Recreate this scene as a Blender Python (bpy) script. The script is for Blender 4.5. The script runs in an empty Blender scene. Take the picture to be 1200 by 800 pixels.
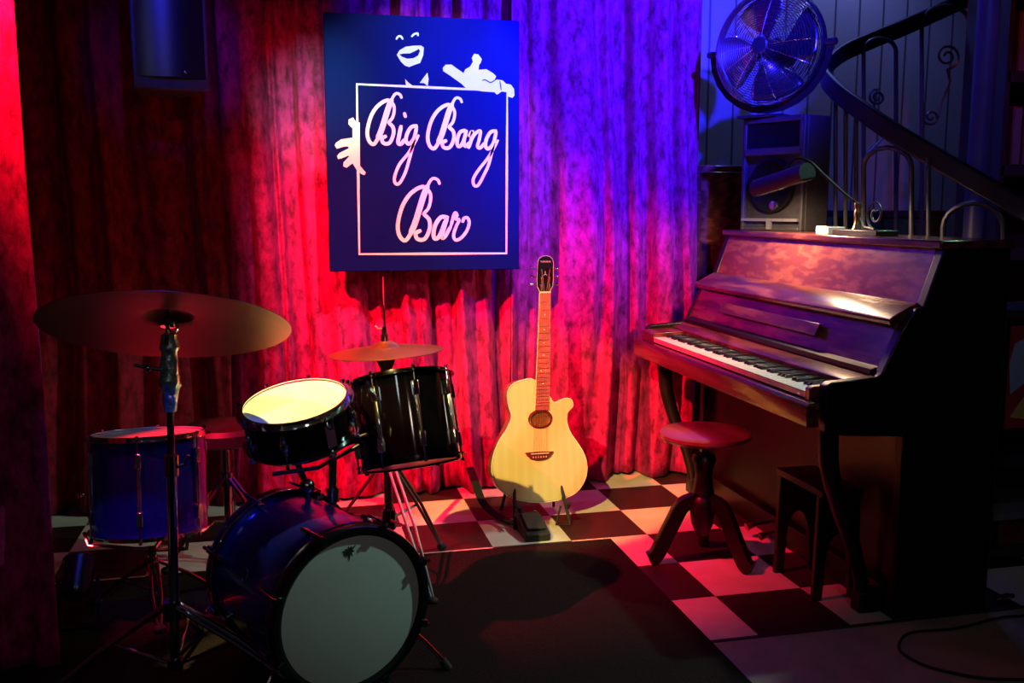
import bpy, bmesh, math, random
from mathutils import Vector, Matrix
from mathutils import noise as mnoise

scene = bpy.context.scene
COL = scene.collection
R = math.radians

# ------------------------------------------------------------------ camera, world, lights, exposure
cam_d = bpy.data.cameras.new('camera')
cam_d.sensor_width = 36.0
cam_d.lens = 33.6
cam_d.clip_start = 0.05
cam = bpy.data.objects.new('camera', cam_d)
COL.objects.link(cam)
cam.location = (0.0, 0.0, 1.274)
cam.rotation_euler = (R(90 - 8.0), 0.0, R(-13.2))
scene.camera = cam

world = bpy.data.worlds.new('world')
scene.world = world
world.use_nodes = True
world.node_tree.nodes['Background'].inputs[0].default_value = (0.35, 0.25, 0.45, 1)
world.node_tree.nodes['Background'].inputs[1].default_value = 0.014

scene.view_settings.view_transform = 'Standard'
scene.view_settings.look = 'None'
scene.view_settings.gamma = 1.0
scene.view_settings.exposure = 0.0
scene.view_settings.use_curve_mapping = False


def spot(name, loc, aim, color, watts, angle, blend=0.3, radius=0.03):
    d = bpy.data.lights.new(name, 'SPOT')
    d.color = color
    d.energy = watts
    d.spot_size = R(angle)
    d.spot_blend = blend
    d.shadow_soft_size = radius
    o = bpy.data.objects.new(name, d)
    COL.objects.link(o)
    o.location = loc
    o.rotation_euler = (Vector(aim) - Vector(loc)).to_track_quat('-Z', 'Y').to_euler()
    return o


# coloured stage lamps and added unseen fill spots, all outside the frame
spot('red_stage_lamp', (-0.76, 2.47, 2.30), (0.58, 4.00, 0.10), (1.0, 0.008, 0.040), 900, 67, 0.8, 0.025)
spot('red_curtain_lamp', (-0.74, 2.47, 2.36), (0.02, 4.10, 1.55), (1.0, 0.012, 0.050), 48, 36, 0.9, 0.025)  # added spot, lifts the red on the upper left curtain
spot('red_glare_lamp', (-0.80, 2.60, 2.06), (-0.69, 2.74, 1.88), (1.0, 0.40, 0.0), 2.8, 68, 1.0, 0.02)  # added small spot imitating lamp spill on the curtain wing
spot('amber_stage_lamp', (-1.00, 0.60, 2.80), (0.90, 3.64, 0.42), (1.0, 0.73, 0.16), 1000, 16, 0.30, 0.02)
spot('amber_pin_lamp', (0.25, 3.05, 2.60), (0.01, 2.73, 0.74), (1.0, 0.82, 0.20), 330, 14, 0.4, 0.02)  # added spot that brightens the snare head
spot('white_stage_lamp', (2.75, 2.75, 2.55), (0.66, 3.05, 0.55), (0.52, 1.0, 0.78), 110, 47, 0.30, 0.03)
spot('sign_lamp', (0.62, 2.35, 2.85), (0.57, 3.97, 1.52), (0.80, 1.0, 0.90), 160, 36, 0.5, 0.03)  # added spot that whitens the sign lettering
spot('green_pin_lamp', (-0.10, 0.80, 2.70), (0.13, 4.00, 1.72), (0.15, 1.0, 0.40), 900, 10, 1.0, 0.03)
spot('blue_stage_lamp', (1.75, 1.90, 2.70), (1.45, 4.05, 2.05), (0.02, 0.012, 1.0), 2300, 54, 0.9, 0.04)
spot('blue_stair_lamp', (2.75, 4.28, 2.95), (2.80, 4.60, 1.20), (0.22, 0.27, 1.0), 26, 130, 0.9, 0.05)  # added unseen wall washer, set behind the rail to avoid its shadow
spot('blue_post_lamp', (2.30, 2.40, 2.90), (2.85, 3.60, 1.75), (0.08, 0.08, 1.0), 45, 34, 0.8, 0.05)
spot('red_shelf_lamp', (3.05, 2.70, 2.90), (3.52, 3.90, 1.55), (1.0, 0.10, 0.06), 14, 50, 0.8, 0.05)  # added dim spot so the shelf contents show
spot('back_room_lamp', (2.75, 1.40, 2.70), (2.62, 2.85, 0.55), (0.95, 0.95, 1.0), 3, 34, 0.8, 0.05)  # added weak spot to bring out the poster and rack
spot('blue_drum_lamp', (-0.10, 0.60, 2.75), (-0.32, 3.0, 0.42), (0.02, 0.03, 1.0), 130, 14, 0.6, 0.06)  # added narrow blue fill for the floor tom and bass shell
spot('blue_speaker_lamp', (0.10, 1.20, 2.85), (-0.38, 3.80, 1.98), (0.02, 0.02, 1.0), 130, 13, 0.7, 0.05)  # added blue fill for the wall speaker front
spot('blue_piano_lamp', (0.90, 1.20, 2.75), (1.75, 3.20, 0.9), (0.16, 0.03, 1.0), 10, 44, 0.8, 0.05)
spot('bar_lamp', (0.70, -0.90, 2.50), (0.75, 2.9, 0.4), (1.0, 0.84, 0.70), 12, 70, 0.9, 0.10)  # added unseen fill behind the camera, also gives chrome glints
spot('bar_lamp', (-0.80, -0.60, 2.50), (0.10, 3.0, 0.6), (0.80, 0.95, 1.0), 7, 70, 0.9, 0.10)  # second added fill behind the camera


# ------------------------------------------------------------------ materials
def new_mat(name):
    m = bpy.data.materials.new(name)
    m.use_nodes = True
    return m, m.node_tree.nodes, m.node_tree.links, m.node_tree.nodes['Principled BSDF']


def mat(name, col, rough=0.5, metal=0.0, coat=0.0, var=0.12, scale=12.0, bump=0.0, stretch=(1, 1, 1), spec=0.5, emit=None, es=0.0):
    m, N, L, b = new_mat(name)
    tc = N.new('ShaderNodeTexCoord')
    mp = N.new('ShaderNodeMapping')
    mp.inputs['Scale'].default_value = stretch
    nz = N.new('ShaderNodeTexNoise')
    nz.inputs['Scale'].default_value = scale
    nz.inputs['Detail'].default_value = 5
    L.new(tc.outputs['Object'], mp.inputs['Vector'])
    L.new(mp.outputs['Vector'], nz.inputs['Vector'])
    cr = N.new('ShaderNodeValToRGB')
    lo = [max(0, c * (1 - var)) for c in col]
    hi = [min(1, c * (1 + var)) for c in col]
    cr.color_ramp.elements[0].position = 0.3
    cr.color_ramp.elements[1].position = 0.7
    cr.color_ramp.elements[0].color = (*lo, 1)
    cr.color_ramp.elements[1].color = (*hi, 1)
    L.new(nz.outputs['Fac'], cr.inputs['Fac'])
    L.new(cr.outputs['Color'], b.inputs['Base Color'])
    b.inputs['Roughness'].default_value = rough
    b.inputs['Metallic'].default_value = metal
    b.inputs['Coat Weight'].default_value = coat
    b.inputs['Coat Roughness'].default_value = 0.06
    b.inputs['Specular IOR Level'].default_value = spec
    if bump:
        bp = N.new('ShaderNodeBump')
        bp.inputs['Strength'].default_value = bump
        bp.inputs['Distance'].default_value = 0.004
        L.new(nz.outputs['Fac'], bp.inputs['Height'])
        L.new(bp.outputs['Normal'], b.inputs['Normal'])
    if emit:
        b.inputs['Emission Color'].default_value = (*emit, 1)
        b.inputs['Emission Strength'].default_value = es
    return m


def wood_mat(name, dark, light, rough=0.25, coat=0.4, scale=(1, 1, 1), figure=0.0):
    m, N, L, b = new_mat(name)
    tc = N.new('ShaderNodeTexCoord')
    mp = N.new('ShaderNodeMapping')
    mp.inputs['Scale'].default_value = scale
    L.new(tc.outputs['Object'], mp.inputs['Vector'])
    nz = N.new('ShaderNodeTexNoise')
    nz.inputs['Scale'].default_value = 2.2
    nz.inputs['Detail'].default_value = 6
    nz.inputs['Distortion'].default_value = 1.2 + figure
    L.new(mp.outputs['Vector'], nz.inputs['Vector'])
    wv = N.new('ShaderNodeTexWave')
    wv.inputs['Scale'].default_value = 1.6
    wv.inputs['Distortion'].default_value = 7.0 + 5 * figure
    wv.inputs['Detail'].default_value = 4
    L.new(mp.outputs['Vector'], wv.inputs['Vector'])
    mx = N.new('ShaderNodeMath')
    mx.operation = 'MULTIPLY'
    L.new(nz.outputs['Fac'], mx.inputs[0])
    L.new(wv.outputs['Fac'], mx.inputs[1])
    cr = N.new('ShaderNodeValToRGB')
    cr.color_ramp.elements[0].position = 0.08
    cr.color_ramp.elements[1].position = 0.55
    cr.color_ramp.elements[0].color = (*dark, 1)
    cr.color_ramp.elements[1].color = (*light, 1)
    L.new(mx.outputs[0], cr.inputs['Fac'])
    L.new(cr.outputs['Color'], b.inputs['Base Color'])
    b.inputs['Roughness'].default_value = rough
    b.inputs['Coat Weight'].default_value = coat
    b.inputs['Coat Roughness'].default_value = 0.12
    return m


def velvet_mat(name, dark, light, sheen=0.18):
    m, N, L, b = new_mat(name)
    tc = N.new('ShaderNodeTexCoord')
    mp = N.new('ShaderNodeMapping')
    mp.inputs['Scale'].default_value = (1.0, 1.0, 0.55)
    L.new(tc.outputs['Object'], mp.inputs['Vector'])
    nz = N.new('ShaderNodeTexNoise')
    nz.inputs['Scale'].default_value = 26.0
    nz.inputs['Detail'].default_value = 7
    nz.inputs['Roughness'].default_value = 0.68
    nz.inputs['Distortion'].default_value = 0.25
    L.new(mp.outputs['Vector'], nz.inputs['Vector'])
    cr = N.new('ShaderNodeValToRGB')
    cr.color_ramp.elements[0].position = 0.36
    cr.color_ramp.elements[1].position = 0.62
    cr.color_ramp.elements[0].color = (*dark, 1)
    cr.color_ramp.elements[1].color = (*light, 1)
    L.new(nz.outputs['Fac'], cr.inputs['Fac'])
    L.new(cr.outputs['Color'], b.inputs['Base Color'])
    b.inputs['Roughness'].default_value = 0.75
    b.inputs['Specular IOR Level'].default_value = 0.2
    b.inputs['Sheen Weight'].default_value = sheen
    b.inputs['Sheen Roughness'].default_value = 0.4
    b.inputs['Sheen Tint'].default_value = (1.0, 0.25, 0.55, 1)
    bp = N.new('ShaderNodeBump')
    bp.inputs['Strength'].default_value = 0.5
    bp.inputs['Distance'].default_value = 0.006
    L.new(nz.outputs['Fac'], bp.inputs['Height'])
    L.new(bp.outputs['Normal'], b.inputs['Normal'])
    return m


TX, TY, TS = 1.343, 2.470, 0.31          # a corner of the chequered vinyl and its tile size


def floor_mat():
    m, N, L, b = new_mat('chequered_vinyl')
    tc = N.new('ShaderNodeTexCoord')
    mp = N.new('ShaderNodeMapping')
    mp.inputs['Location'].default_value = (-TX / TS + 40, -TY / TS + 40, 0.5)
    mp.inputs['Scale'].default_value = (1 / TS, 1 / TS, 0.0)
    L.new(tc.outputs['Object'], mp.inputs['Vector'])
    ck = N.new('ShaderNodeTexChecker')
    ck.inputs['Scale'].default_value = 1.0
    ck.inputs['Color1'].default_value = (0.75, 0.72, 0.66, 1)
    ck.inputs['Color2'].default_value = (0.035, 0.018, 0.02, 1)
    L.new(mp.outputs['Vector'], ck.inputs['Vector'])
    nz = N.new('ShaderNodeTexNoise')
    nz.inputs['Scale'].default_value = 7.0
    nz.inputs['Detail'].default_value = 6
    L.new(tc.outputs['Object'], nz.inputs['Vector'])
    cr = N.new('ShaderNodeValToRGB')
    cr.color_ramp.elements[0].color = (0.72, 0.68, 0.66, 1)
    cr.color_ramp.elements[1].color = (1, 1, 1, 1)
    cr.color_ramp.elements[0].position = 0.3
    cr.color_ramp.elements[1].position = 0.65
    L.new(nz.outputs['Fac'], cr.inputs['Fac'])
    mx = N.new('ShaderNodeMix')
    mx.data_type = 'RGBA'
    mx.blend_type = 'MULTIPLY'
    mx.inputs[0].default_value = 0.7
    L.new(ck.outputs['Color'], mx.inputs[6])
    L.new(cr.outputs['Color'], mx.inputs[7])
    L.new(mx.outputs[2], b.inputs['Base Color'])
    b.inputs['Roughness'].default_value = 0.38
    b.inputs['Specular IOR Level'].default_value = 0.3
    return m


def plank_mat():
    m, N, L, b = new_mat('panelled_wall')
    tc = N.new('ShaderNodeTexCoord')
    sx = N.new('ShaderNodeSeparateXYZ')
    L.new(tc.outputs['Object'], sx.inputs[0])
    a = N.new('ShaderNodeMath'); a.operation = 'MULTIPLY'; a.inputs[1].default_value = 1 / 0.14
    L.new(sx.outputs['X'], a.inputs[0])
    f = N.new('ShaderNodeMath'); f.operation = 'FRACT'
    L.new(a.outputs[0], f.inputs[0])
    g = N.new('ShaderNodeMath'); g.operation = 'LESS_THAN'; g.inputs[1].default_value = 0.08
    L.new(f.outputs[0], g.inputs[0])
    mx = N.new('ShaderNodeMix'); mx.data_type = 'RGBA'
    mx.inputs[6].default_value = (0.40, 0.42, 0.44, 1)
    mx.inputs[7].default_value = (0.10, 0.11, 0.12, 1)
    L.new(g.outputs[0], mx.inputs[0])
    L.new(mx.outputs[2], b.inputs['Base Color'])
    b.inputs['Roughness'].default_value = 0.5
    return m


M = {}
M['floor'] = floor_mat()
M['lino'] = mat('worn_lino', (0.44, 0.33, 0.28), 0.5, var=0.18, scale=9)
M['planks'] = plank_mat()
M['wall'] = mat('dark_plaster', (0.05, 0.025, 0.03), 0.8)
M['ceiling'] = mat('dark_ceiling', (0.03, 0.025, 0.03), 0.9)
M['carpet'] = mat('black_carpet', (0.012, 0.009, 0.010), 0.95, var=0.5, scale=160, bump=0.6, spec=0.1)
M['velvet'] = velvet_mat('crushed_red_velvet', (0.15, 0.003, 0.045), (0.60, 0.014, 0.19))
M['velvet_shaded'] = velvet_mat('shaded_red_velvet', (0.10, 0.004, 0.012), (0.34, 0.012, 0.04))  # darker copy of the red velvet, shade put into the colour
M['board'] = mat('sign_blue_paint', (0.002, 0.005, 0.10), 0.75, var=0.2, scale=3, spec=0.06)
M['white_paint'] = mat('white_sign_paint', (0.86, 0.86, 0.82), 0.6, var=0.03)
M['chrome'] = mat('chrome', (0.78, 0.78, 0.80), 0.10, 1.0, var=0.05)
M['dark_chrome'] = mat('dark_chrome', (0.30, 0.29, 0.31), 0.2, 1.0, var=0.1)
M['blue_lacquer'] = mat('blue_lacquer', (0.004, 0.010, 0.36), 0.30, 0.6, coat=0.6, var=0.25, scale=90)
M['black_lacquer'] = mat('black_lacquer', (0.0015, 0.0015, 0.0025), 0.07, 0.0, coat=0.3, spec=0.3)
M['snare_shell'] = mat('dark_steel_shell', (0.04, 0.035, 0.04), 0.16, 0.9, coat=0.2)
M['hoop_black'] = mat('black_hoop', (0.008, 0.008, 0.014), 0.3, 0.0, coat=0.4)
M['drumhead'] = mat('coated_white_drumhead', (0.80, 0.80, 0.76), 0.6, var=0.04, scale=5)
M['drumhead_bass'] = mat('smooth_white_drumhead', (0.74, 0.78, 0.76), 0.45, var=0.03, scale=4)
M['drumhead_red'] = mat('clear_drumhead', (0.38, 0.32, 0.33), 0.3, var=0.1, scale=5)
M['logo_ink'] = mat('dark_print', (0.02, 0.05, 0.045), 0.6)
M['bronze'] = mat('cymbal_bronze', (0.55, 0.33, 0.12), 0.34, 0.95, var=0.15, scale=3)
M['bronze_dark'] = mat('aged_cymbal_bronze', (0.13, 0.035, 0.028), 0.40, 0.9, var=0.2, scale=3)
M['rubber'] = mat('black_rubber', (0.010, 0.010, 0.011), 0.7)
M['felt'] = mat('black_felt', (0.012, 0.010, 0.012), 0.95)
M['tape'] = mat('silver_tape', (0.42, 0.56, 0.55), 0.3, 0.75, var=0.45, scale=60, bump=1.0)
M['spruce'] = wood_mat('pale_spruce', (0.75, 0.575, 0.31), (0.79, 0.615, 0.345), 0.25, 0.5, (5, 1, 0.5))
M['guitar_side'] = wood_mat('guitar_side_wood', (0.16, 0.07, 0.03), (0.30, 0.15, 0.06), 0.25, 0.5)
M['rosewood'] = mat('rosewood', (0.40, 0.085, 0.10), 0.45, var=0.2, scale=30)
M['dark_wood_hole'] = mat('soundhole_shade_wood', (0.10, 0.05, 0.02), 0.7)
M['bridge_wood'] = mat('bridge_rosewood', (0.10, 0.02, 0.02), 0.3, coat=0.3)
M['headstock'] = mat('black_headstock', (0.012, 0.010, 0.016), 0.2, coat=0.6)
M['binding'] = mat('cream_binding', (0.80, 0.74, 0.60), 0.4)
M['string'] = mat('steel_string', (0.6, 0.5, 0.42), 0.3, 1.0)
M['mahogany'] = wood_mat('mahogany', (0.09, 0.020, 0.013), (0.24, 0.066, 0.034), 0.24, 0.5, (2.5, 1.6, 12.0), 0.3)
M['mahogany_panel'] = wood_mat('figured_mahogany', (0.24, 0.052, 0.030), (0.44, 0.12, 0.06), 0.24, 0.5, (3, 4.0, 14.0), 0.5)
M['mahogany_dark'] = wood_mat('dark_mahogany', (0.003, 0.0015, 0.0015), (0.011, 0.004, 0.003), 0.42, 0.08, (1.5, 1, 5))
M['ivory'] = mat('ivory_key', (0.86, 0.84, 0.78), 0.25, coat=0.3, var=0.03)
M['ebony'] = mat('ebony_key', (0.006, 0.006, 0.007), 0.25, coat=0.3)
M['stool_seat'] = wood_mat('red_brown_seat', (0.22, 0.05, 0.04), (0.42, 0.13, 0.10), 0.3, 0.5)
M['iron'] = mat('wrought_iron', (0.030, 0.030, 0.036), 0.45, 0.6)
M['iron_light'] = mat('painted_iron', (0.10, 0.10, 0.12), 0.35, 0.5)
M['steel_post'] = mat('painted_post', (0.10, 0.10, 0.15), 0.4, 0.2)
M['speaker_box'] = mat('speaker_cabinet', (0.045, 0.045, 0.05), 0.5, var=0.2, scale=40)
M['speaker_hole'] = mat('speaker_recess', (0.006, 0.006, 0.007), 0.8, spec=0.1)
M['black_chrome'] = mat('black_chrome', (0.10, 0.10, 0.12), 0.12, 1.0)
M['grille_cloth'] = mat('speaker_grille', (0.012, 0.012, 0.016), 0.32, 0.0, spec=0.8)
M['vinyl'] = mat('black_vinyl', (0.015, 0.008, 0.010), 0.5)
M['cage_wire'] = mat('polished_cage_wire', (0.70, 0.70, 0.75), 0.22, 1.0, var=0.05)
M['fan_metal'] = mat('brushed_fan_metal', (0.13, 0.13, 0.16), 0.28, 0.9, var=0.1)
M['fan_dark'] = mat('dark_fan_metal', (0.05, 0.05, 0.06), 0.35, 0.6)
M['brass'] = mat('old_brass', (0.45, 0.33, 0.16), 0.3, 0.9)
M['box_white'] = mat('white_card', (0.80, 0.76, 0.70), 0.6)
M['lamp_glow'] = mat('lamp_glow', (0.9, 0.8, 0.7), 0.5, emit=(1.0, 0.72, 0.48), es=6.0)
M['red_lens'] = mat('red_lens', (0.5, 0.02, 0.02), 0.2, emit=(1.0, 0.03, 0.05), es=0.35)
M['green_paint'] = mat('green_paint', (0.03, 0.075, 0.05), 0.6)
M['shelf_wood'] = mat('shelf_dark_wood', (0.03, 0.025, 0.04), 0.5)
M['red_book'] = mat('dull_red_cover', (0.16, 0.02, 0.02), 0.6, var=0.3)
M['poster_red'] = mat('poster_red', (0.40, 0.02, 0.03), 0.5)
M['poster_blue'] = mat('poster_pale_blue', (0.35, 0.48, 0.65), 0.5)
M['poster_yellow'] = mat('poster_yellow', (0.65, 0.50, 0.12), 0.5)
M['grey_board'] = mat('grey_board', (0.16, 0.16, 0.18), 0.6)
M['steel'] = mat('bright_steel', (0.7, 0.7, 0.72), 0.25, 1.0)


# ------------------------------------------------------------------ mesh helpers
def smooth_path(pts, sub=6, closed=False):
    P = [Vector(p) for p in pts]
    n = len(P)
    out = []
    rng = n if closed else n - 1
    for i in range(rng):
        p0 = P[(i - 1) % n] if (closed or i > 0) else P[0] * 2 - P[1]
        p1, p2 = P[i], P[(i + 1) % n]
        p3 = P[(i + 2) % n] if (closed or i + 2 < n) else P[-1] * 2 - P[-2]
        for k in range(sub):
            t = k / sub
            out.append(0.5 * ((2 * p1) + (p2 - p0) * t + (2 * p0 - 5 * p1 + 4 * p2 - p3) * t * t + (3 * p1 - p0 - 3 * p2 + p3) * t ** 3))
    if not closed:
        out.append(P[-1].copy())
    return out


class MB:
    def __init__(self, M4=None):
        self.bm = bmesh.new()
        self.M = M4 or Matrix.Identity(4)

    def v(self, p):
        return self.bm.verts.new(self.M @ Vector(p))

    def face(self, vs):
        try:
            return self.bm.faces.new(vs)
        except ValueError:
            return None

    def box(self, c, s, rot=None):
        c = Vector(c)
        h = Vector(s) / 2
        vs = []
        for x in (-1, 1):
            for y in (-1, 1):
                for z in (-1, 1):
                    p = Vector((x * h.x, y * h.y, z * h.z))
                    if rot is not None:
                        p = rot @ p
                    vs.append(self.v(c + p))
        for f in ((0, 1, 3, 2), (4, 6, 7, 5), (0, 4, 5, 1), (2, 3, 7, 6), (0, 2, 6, 4), (1, 5, 7, 3)):
            self.face([vs[i] for i in f])
        return self

    def ring(self, c, ax, u, r, n, r2=None):
        w = ax.cross(u)
        r2 = r if r2 is None else r2
        return [self.v(c + u * (r * math.cos(2 * math.pi * k / n)) + w * (r2 * math.sin(2 * math.pi * k / n))) for k in range(n)]

    def bridge(self, a, b):
        n = len(a)
        for k in range(n):
            self.face([a[k], a[(k + 1) % n], b[(k + 1) % n], b[k]])

    def tube(self, pts, r, n=8, closed=False, caps=True):
        P = [Vector(p) for p in pts]
        m = len(P)
        rr = r if isinstance(r, (list, tuple)) else [r] * m
        u = None
        rings = []
        for i in range(m):
            if closed:
                t = P[(i + 1) % m] - P[i - 1]
            else:
                t = P[min(i + 1, m - 1)] - P[max(i - 1, 0)]
            if t.length < 1e-9:
                t = Vector((0, 0, 1))
            t.normalize()
            if u is None:
                u = t.orthogonal().normalized()
            else:
                u = u - t * u.dot(t)
                u = u.normalized() if u.length > 1e-6 else t.orthogonal().normalized()
            rings.append(self.ring(P[i], t, u, rr[i], n))
        for i in range(m - 1):
            self.bridge(rings[i], rings[i + 1])
        if closed:
            self.bridge(rings[-1], rings[0])
        elif caps:
            self.face(list(reversed(rings[0])))
            self.face(rings[-1])
        return self

    def cyl(self, p0, p1, r0, r1=None, n=20):
        return self.tube([p0, p1], [r0, r0 if r1 is None else r1], n)

    def lathe(self, prof, n=40, c=(0, 0, 0), closed=False):
        c = Vector(c)
        rings = []
        for r, z in prof:
            if r < 1e-6:
                rings.append([self.v(c + Vector((0, 0, z)))])
            else:
                rings.append([self.v(c + Vector((r * math.cos(2 * math.pi * k / n), r * math.sin(2 * math.pi * k / n), z))) for k in range(n)])
        seq = list(range(len(rings)))
        pairs = list(zip(seq[:-1], seq[1:]))
        if closed:
            pairs.append((seq[-1], 0))
        for i, j in pairs:
            a, b = rings[i], rings[j]
            if len(a) == 1 and len(b) == 1:
                continue
            for k in range(n):
                if len(a) == 1:
                    self.face([a[0], b[(k + 1) % n], b[k]])
                elif len(b) == 1:
                    self.face([a[k], a[(k + 1) % n], b[0]])
                else:
                    self.face([a[k], a[(k + 1) % n], b[(k + 1) % n], b[k]])
        return self

    def torus(self, R0, r, c=(0, 0, 0), n=48, k=8, sx=1.0):
        c = Vector(c)
        return self.tube([c + Vector((R0 * math.cos(2 * math.pi * i / n) * sx, R0 * math.sin(2 * math.pi * i / n), 0)) for i in range(n)], r, k, closed=True)

    def prism(self, poly, d0, d1, to=lambda a, b, d: (a, b, d)):
        lo = [self.v(to(a, b, d0)) for a, b in poly]
        hi = [self.v(to(a, b, d1)) for a, b in poly]
        n = len(poly)
        for k in range(n):
            self.face([lo[k], lo[(k + 1) % n], hi[(k + 1) % n], hi[k]])
        self.face(list(reversed(lo)))
        self.face(hi)
        return self

    def ball(self, c, r, s=(1, 1, 1), u=14, w=9):
        c = Vector(c)
        prof = []
        rings = []
        for j in range(w + 1):
            a = -math.pi / 2 + math.pi * j / w
            z = math.sin(a) * r * s[2]
            q = math.cos(a) * r
            if j in (0, w):
                rings.append([self.v(c + Vector((0, 0, z)))])
            else:
                rings.append([self.v(c + Vector((q * math.cos(2 * math.pi * k / u) * s[0], q * math.sin(2 * math.pi * k / u) * s[1], z))) for k in range(u)])
        for i in range(w):
            a, b = rings[i], rings[i + 1]
            for k in range(u):
                if len(a) == 1:
                    self.face([a[0], b[(k + 1) % u], b[k]])
                elif len(b) == 1:
                    self.face([a[k], a[(k + 1) % u], b[0]])
                else:
                    self.face([a[k], a[(k + 1) % u], b[(k + 1) % u], b[k]])
        return self

    def sweep(self, pts, w, h, up=Vector((0, 0, 1))):
        P = [Vector(p) for p in pts]
        rings = []
        for i in range(len(P)):
            t = (P[min(i + 1, len(P) - 1)] - P[max(i - 1, 0)]).normalized()
            s = t.cross(up).normalized()
            q = s.cross(t).normalized()
            rings.append([self.v(P[i] + s * (a * w / 2) + q * (b * h / 2)) for a, b in ((-1, -1), (-.6, -1.15), (.6, -1.15), (1, -1), (1, 1), (.6, 1.15), (-.6, 1.15), (-1, 1))])
        for a, b in zip(rings[:-1], rings[1:]):
            self.bridge(a, b)
        self.face(list(reversed(rings[0])))
        self.face(rings[-1])
        return self

    def build(self, name, m, parent=None, sharp=38, bevel=0.0):
        bmesh.ops.recalc_face_normals(self.bm, faces=self.bm.faces[:])
        me = bpy.data.meshes.new(name)
        self.bm.to_mesh(me)
        self.bm.free()
        me.materials.append(M[m] if isinstance(m, str) else m)
        for p in me.polygons:
            p.use_smooth = True
        me.set_sharp_from_angle(angle=R(sharp))
        o = bpy.data.objects.new(name, me)
        COL.objects.link(o)
        if parent is not None:
            o.parent = parent
        if bevel:
            bv = o.modifiers.new('soft_edges', 'BEVEL')
            bv.width = bevel
            bv.segments = 2
            bv.limit_method = 'ANGLE'
        return o


def tag(o, label, cat, group=None, kind=None):
    o['label'] = label
    o['category'] = cat
    if group:
        o['group'] = group
    if kind:
        o['kind'] = kind
    return o


def thing(name, label, cat, loc=(0, 0, 0), rot=None, group=None):
    o = bpy.data.objects.new(name, None)
    o.empty_display_size = 0.05
    COL.objects.link(o)
    o.location = loc
    if rot is not None:
        o.rotation_mode = 'QUATERNION'
        o.rotation_quaternion = rot
    return tag(o, label, cat, group)


def struct(o, label=None):
    o['kind'] = 'structure'
    o['category'] = o.name.split('_')[0]
    o['label'] = label or o.name
    return o


def copy_part(o, parent, mat4=None):
    c = o.copy()
    COL.objects.link(c)
    c.parent = parent
    if mat4 is not None:
        c.matrix_local = mat4
    for ch in [k for k in bpy.data.objects if k.parent == o]:
        d = ch.copy()
        COL.objects.link(d)
        d.parent = c
    return c


def poly_fill(name, outers, holes, thick, m, parent, to):
    cu = bpy.data.curves.new(name, 'CURVE')
    cu.dimensions = '2D'
    cu.fill_mode = 'BOTH'
    cu.extrude = thick / 2
    for poly in outers + holes:
        sp = cu.splines.new('POLY')
        sp.points.add(len(poly) - 1)
        for i, (a, b) in enumerate(poly):
            sp.points[i].co = (a, b, 0, 1)
        sp.use_cyclic_u = True
    tmp = bpy.data.objects.new(name, cu)
    COL.objects.link(tmp)
    dg = bpy.context.evaluated_depsgraph_get()
    me = bpy.data.meshes.new_from_object(tmp.evaluated_get(dg))
    bpy.data.objects.remove(tmp)
    bm = bmesh.new()
    bm.from_mesh(me)
    for v in bm.verts:
        v.co = Vector(to(v.co.x, v.co.y, v.co.z))
    bpy.data.meshes.remove(me)
    mb = MB()
    mb.bm.free()
    mb.bm = bm
    return mb.build(name, m, parent)


def ribbon(mb, pts, w, d, to, sub=5):
    P = smooth_path([(a, b, 0) for a, b in pts], sub)
    n = len(P)
    prev = None
    L, Rr = [], []
    for i in range(n):
        t = (P[min(i + 1, n - 1)] - P[max(i - 1, 0)])
        t.normalize()
        s = Vector((-t.y, t.x, 0))
        e = min(i, n - 1 - i)
        ww = w * (0.5 if e > 0 else 0.32)
        q = P[i] + t * (0 if e else (-w * .25 if i == 0 else w * .25))
        L.append(q + s * ww)
        Rr.append(q - s * ww)
    rows = []
    for a, b in zip(L, Rr):
        rows.append([mb.v(to(a.x, a.y, 0)), mb.v(to(b.x, b.y, 0)), mb.v(to(b.x, b.y, d)), mb.v(to(a.x, a.y, d))])
    for i in range(n - 1):
        mb.bridge(rows[i], rows[i + 1])
    mb.face(list(reversed(rows[0])))
    mb.face(rows[-1])


def rot_to(nrm, spin=0.0):
    q = Vector((0, 0, 1)).rotation_difference(Vector(nrm).normalized())
    from mathutils import Quaternion
    return q @ Quaternion((0, 0, 1), spin)

# ------------------------------------------------------------------ the setting
X0, X1, Y0, Y1, ZC = -2.6, 4.4, -1.6, 4.62, 3.05
struct(MB().box(((X0 + X1) / 2, (TY + Y1) / 2, -0.02), (X1 - X0, Y1 - TY, 0.04)).build('floor', 'floor'), 'black and white chequered vinyl floor')
struct(MB().box(((X0 + X1) / 2, (TY + Y0) / 2, -0.02), (X1 - X0, TY - Y0, 0.04)).build('floor_front', 'lino'), 'plain worn floor in front of the chequered tiles')
struct(MB().box(((X0 + X1) / 2, Y1 + 0.04, ZC / 2), (X1 - X0, 0.08, ZC)).build('wall_back', 'planks'), 'vertically panelled back wall behind the staircase')
struct(MB().box((X0 - 0.04, (Y0 + Y1) / 2, ZC / 2), (0.08, Y1 - Y0, ZC)).build('wall_left', 'wall'), 'dark left wall')
struct(MB().box((X1 + 0.04, (Y0 + Y1) / 2, ZC / 2), (0.08, Y1 - Y0, ZC)).build('wall_right', 'wall'), 'dark right wall')
struct(MB().box(((X0 + X1) / 2, (Y0 + Y1) / 2, ZC + 0.04), (X1 - X0, Y1 - Y0, 0.08)).build('ceiling', 'ceiling'), 'dark ceiling')
struct(MB().box(((TX + 1.0) / 2 + 0.55, TY, 0.002), (3.2, 0.012, 0.004)).build('trim_1', 'shelf_wood'), 'thin dark joint where the tiles meet the plain floor')


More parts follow.
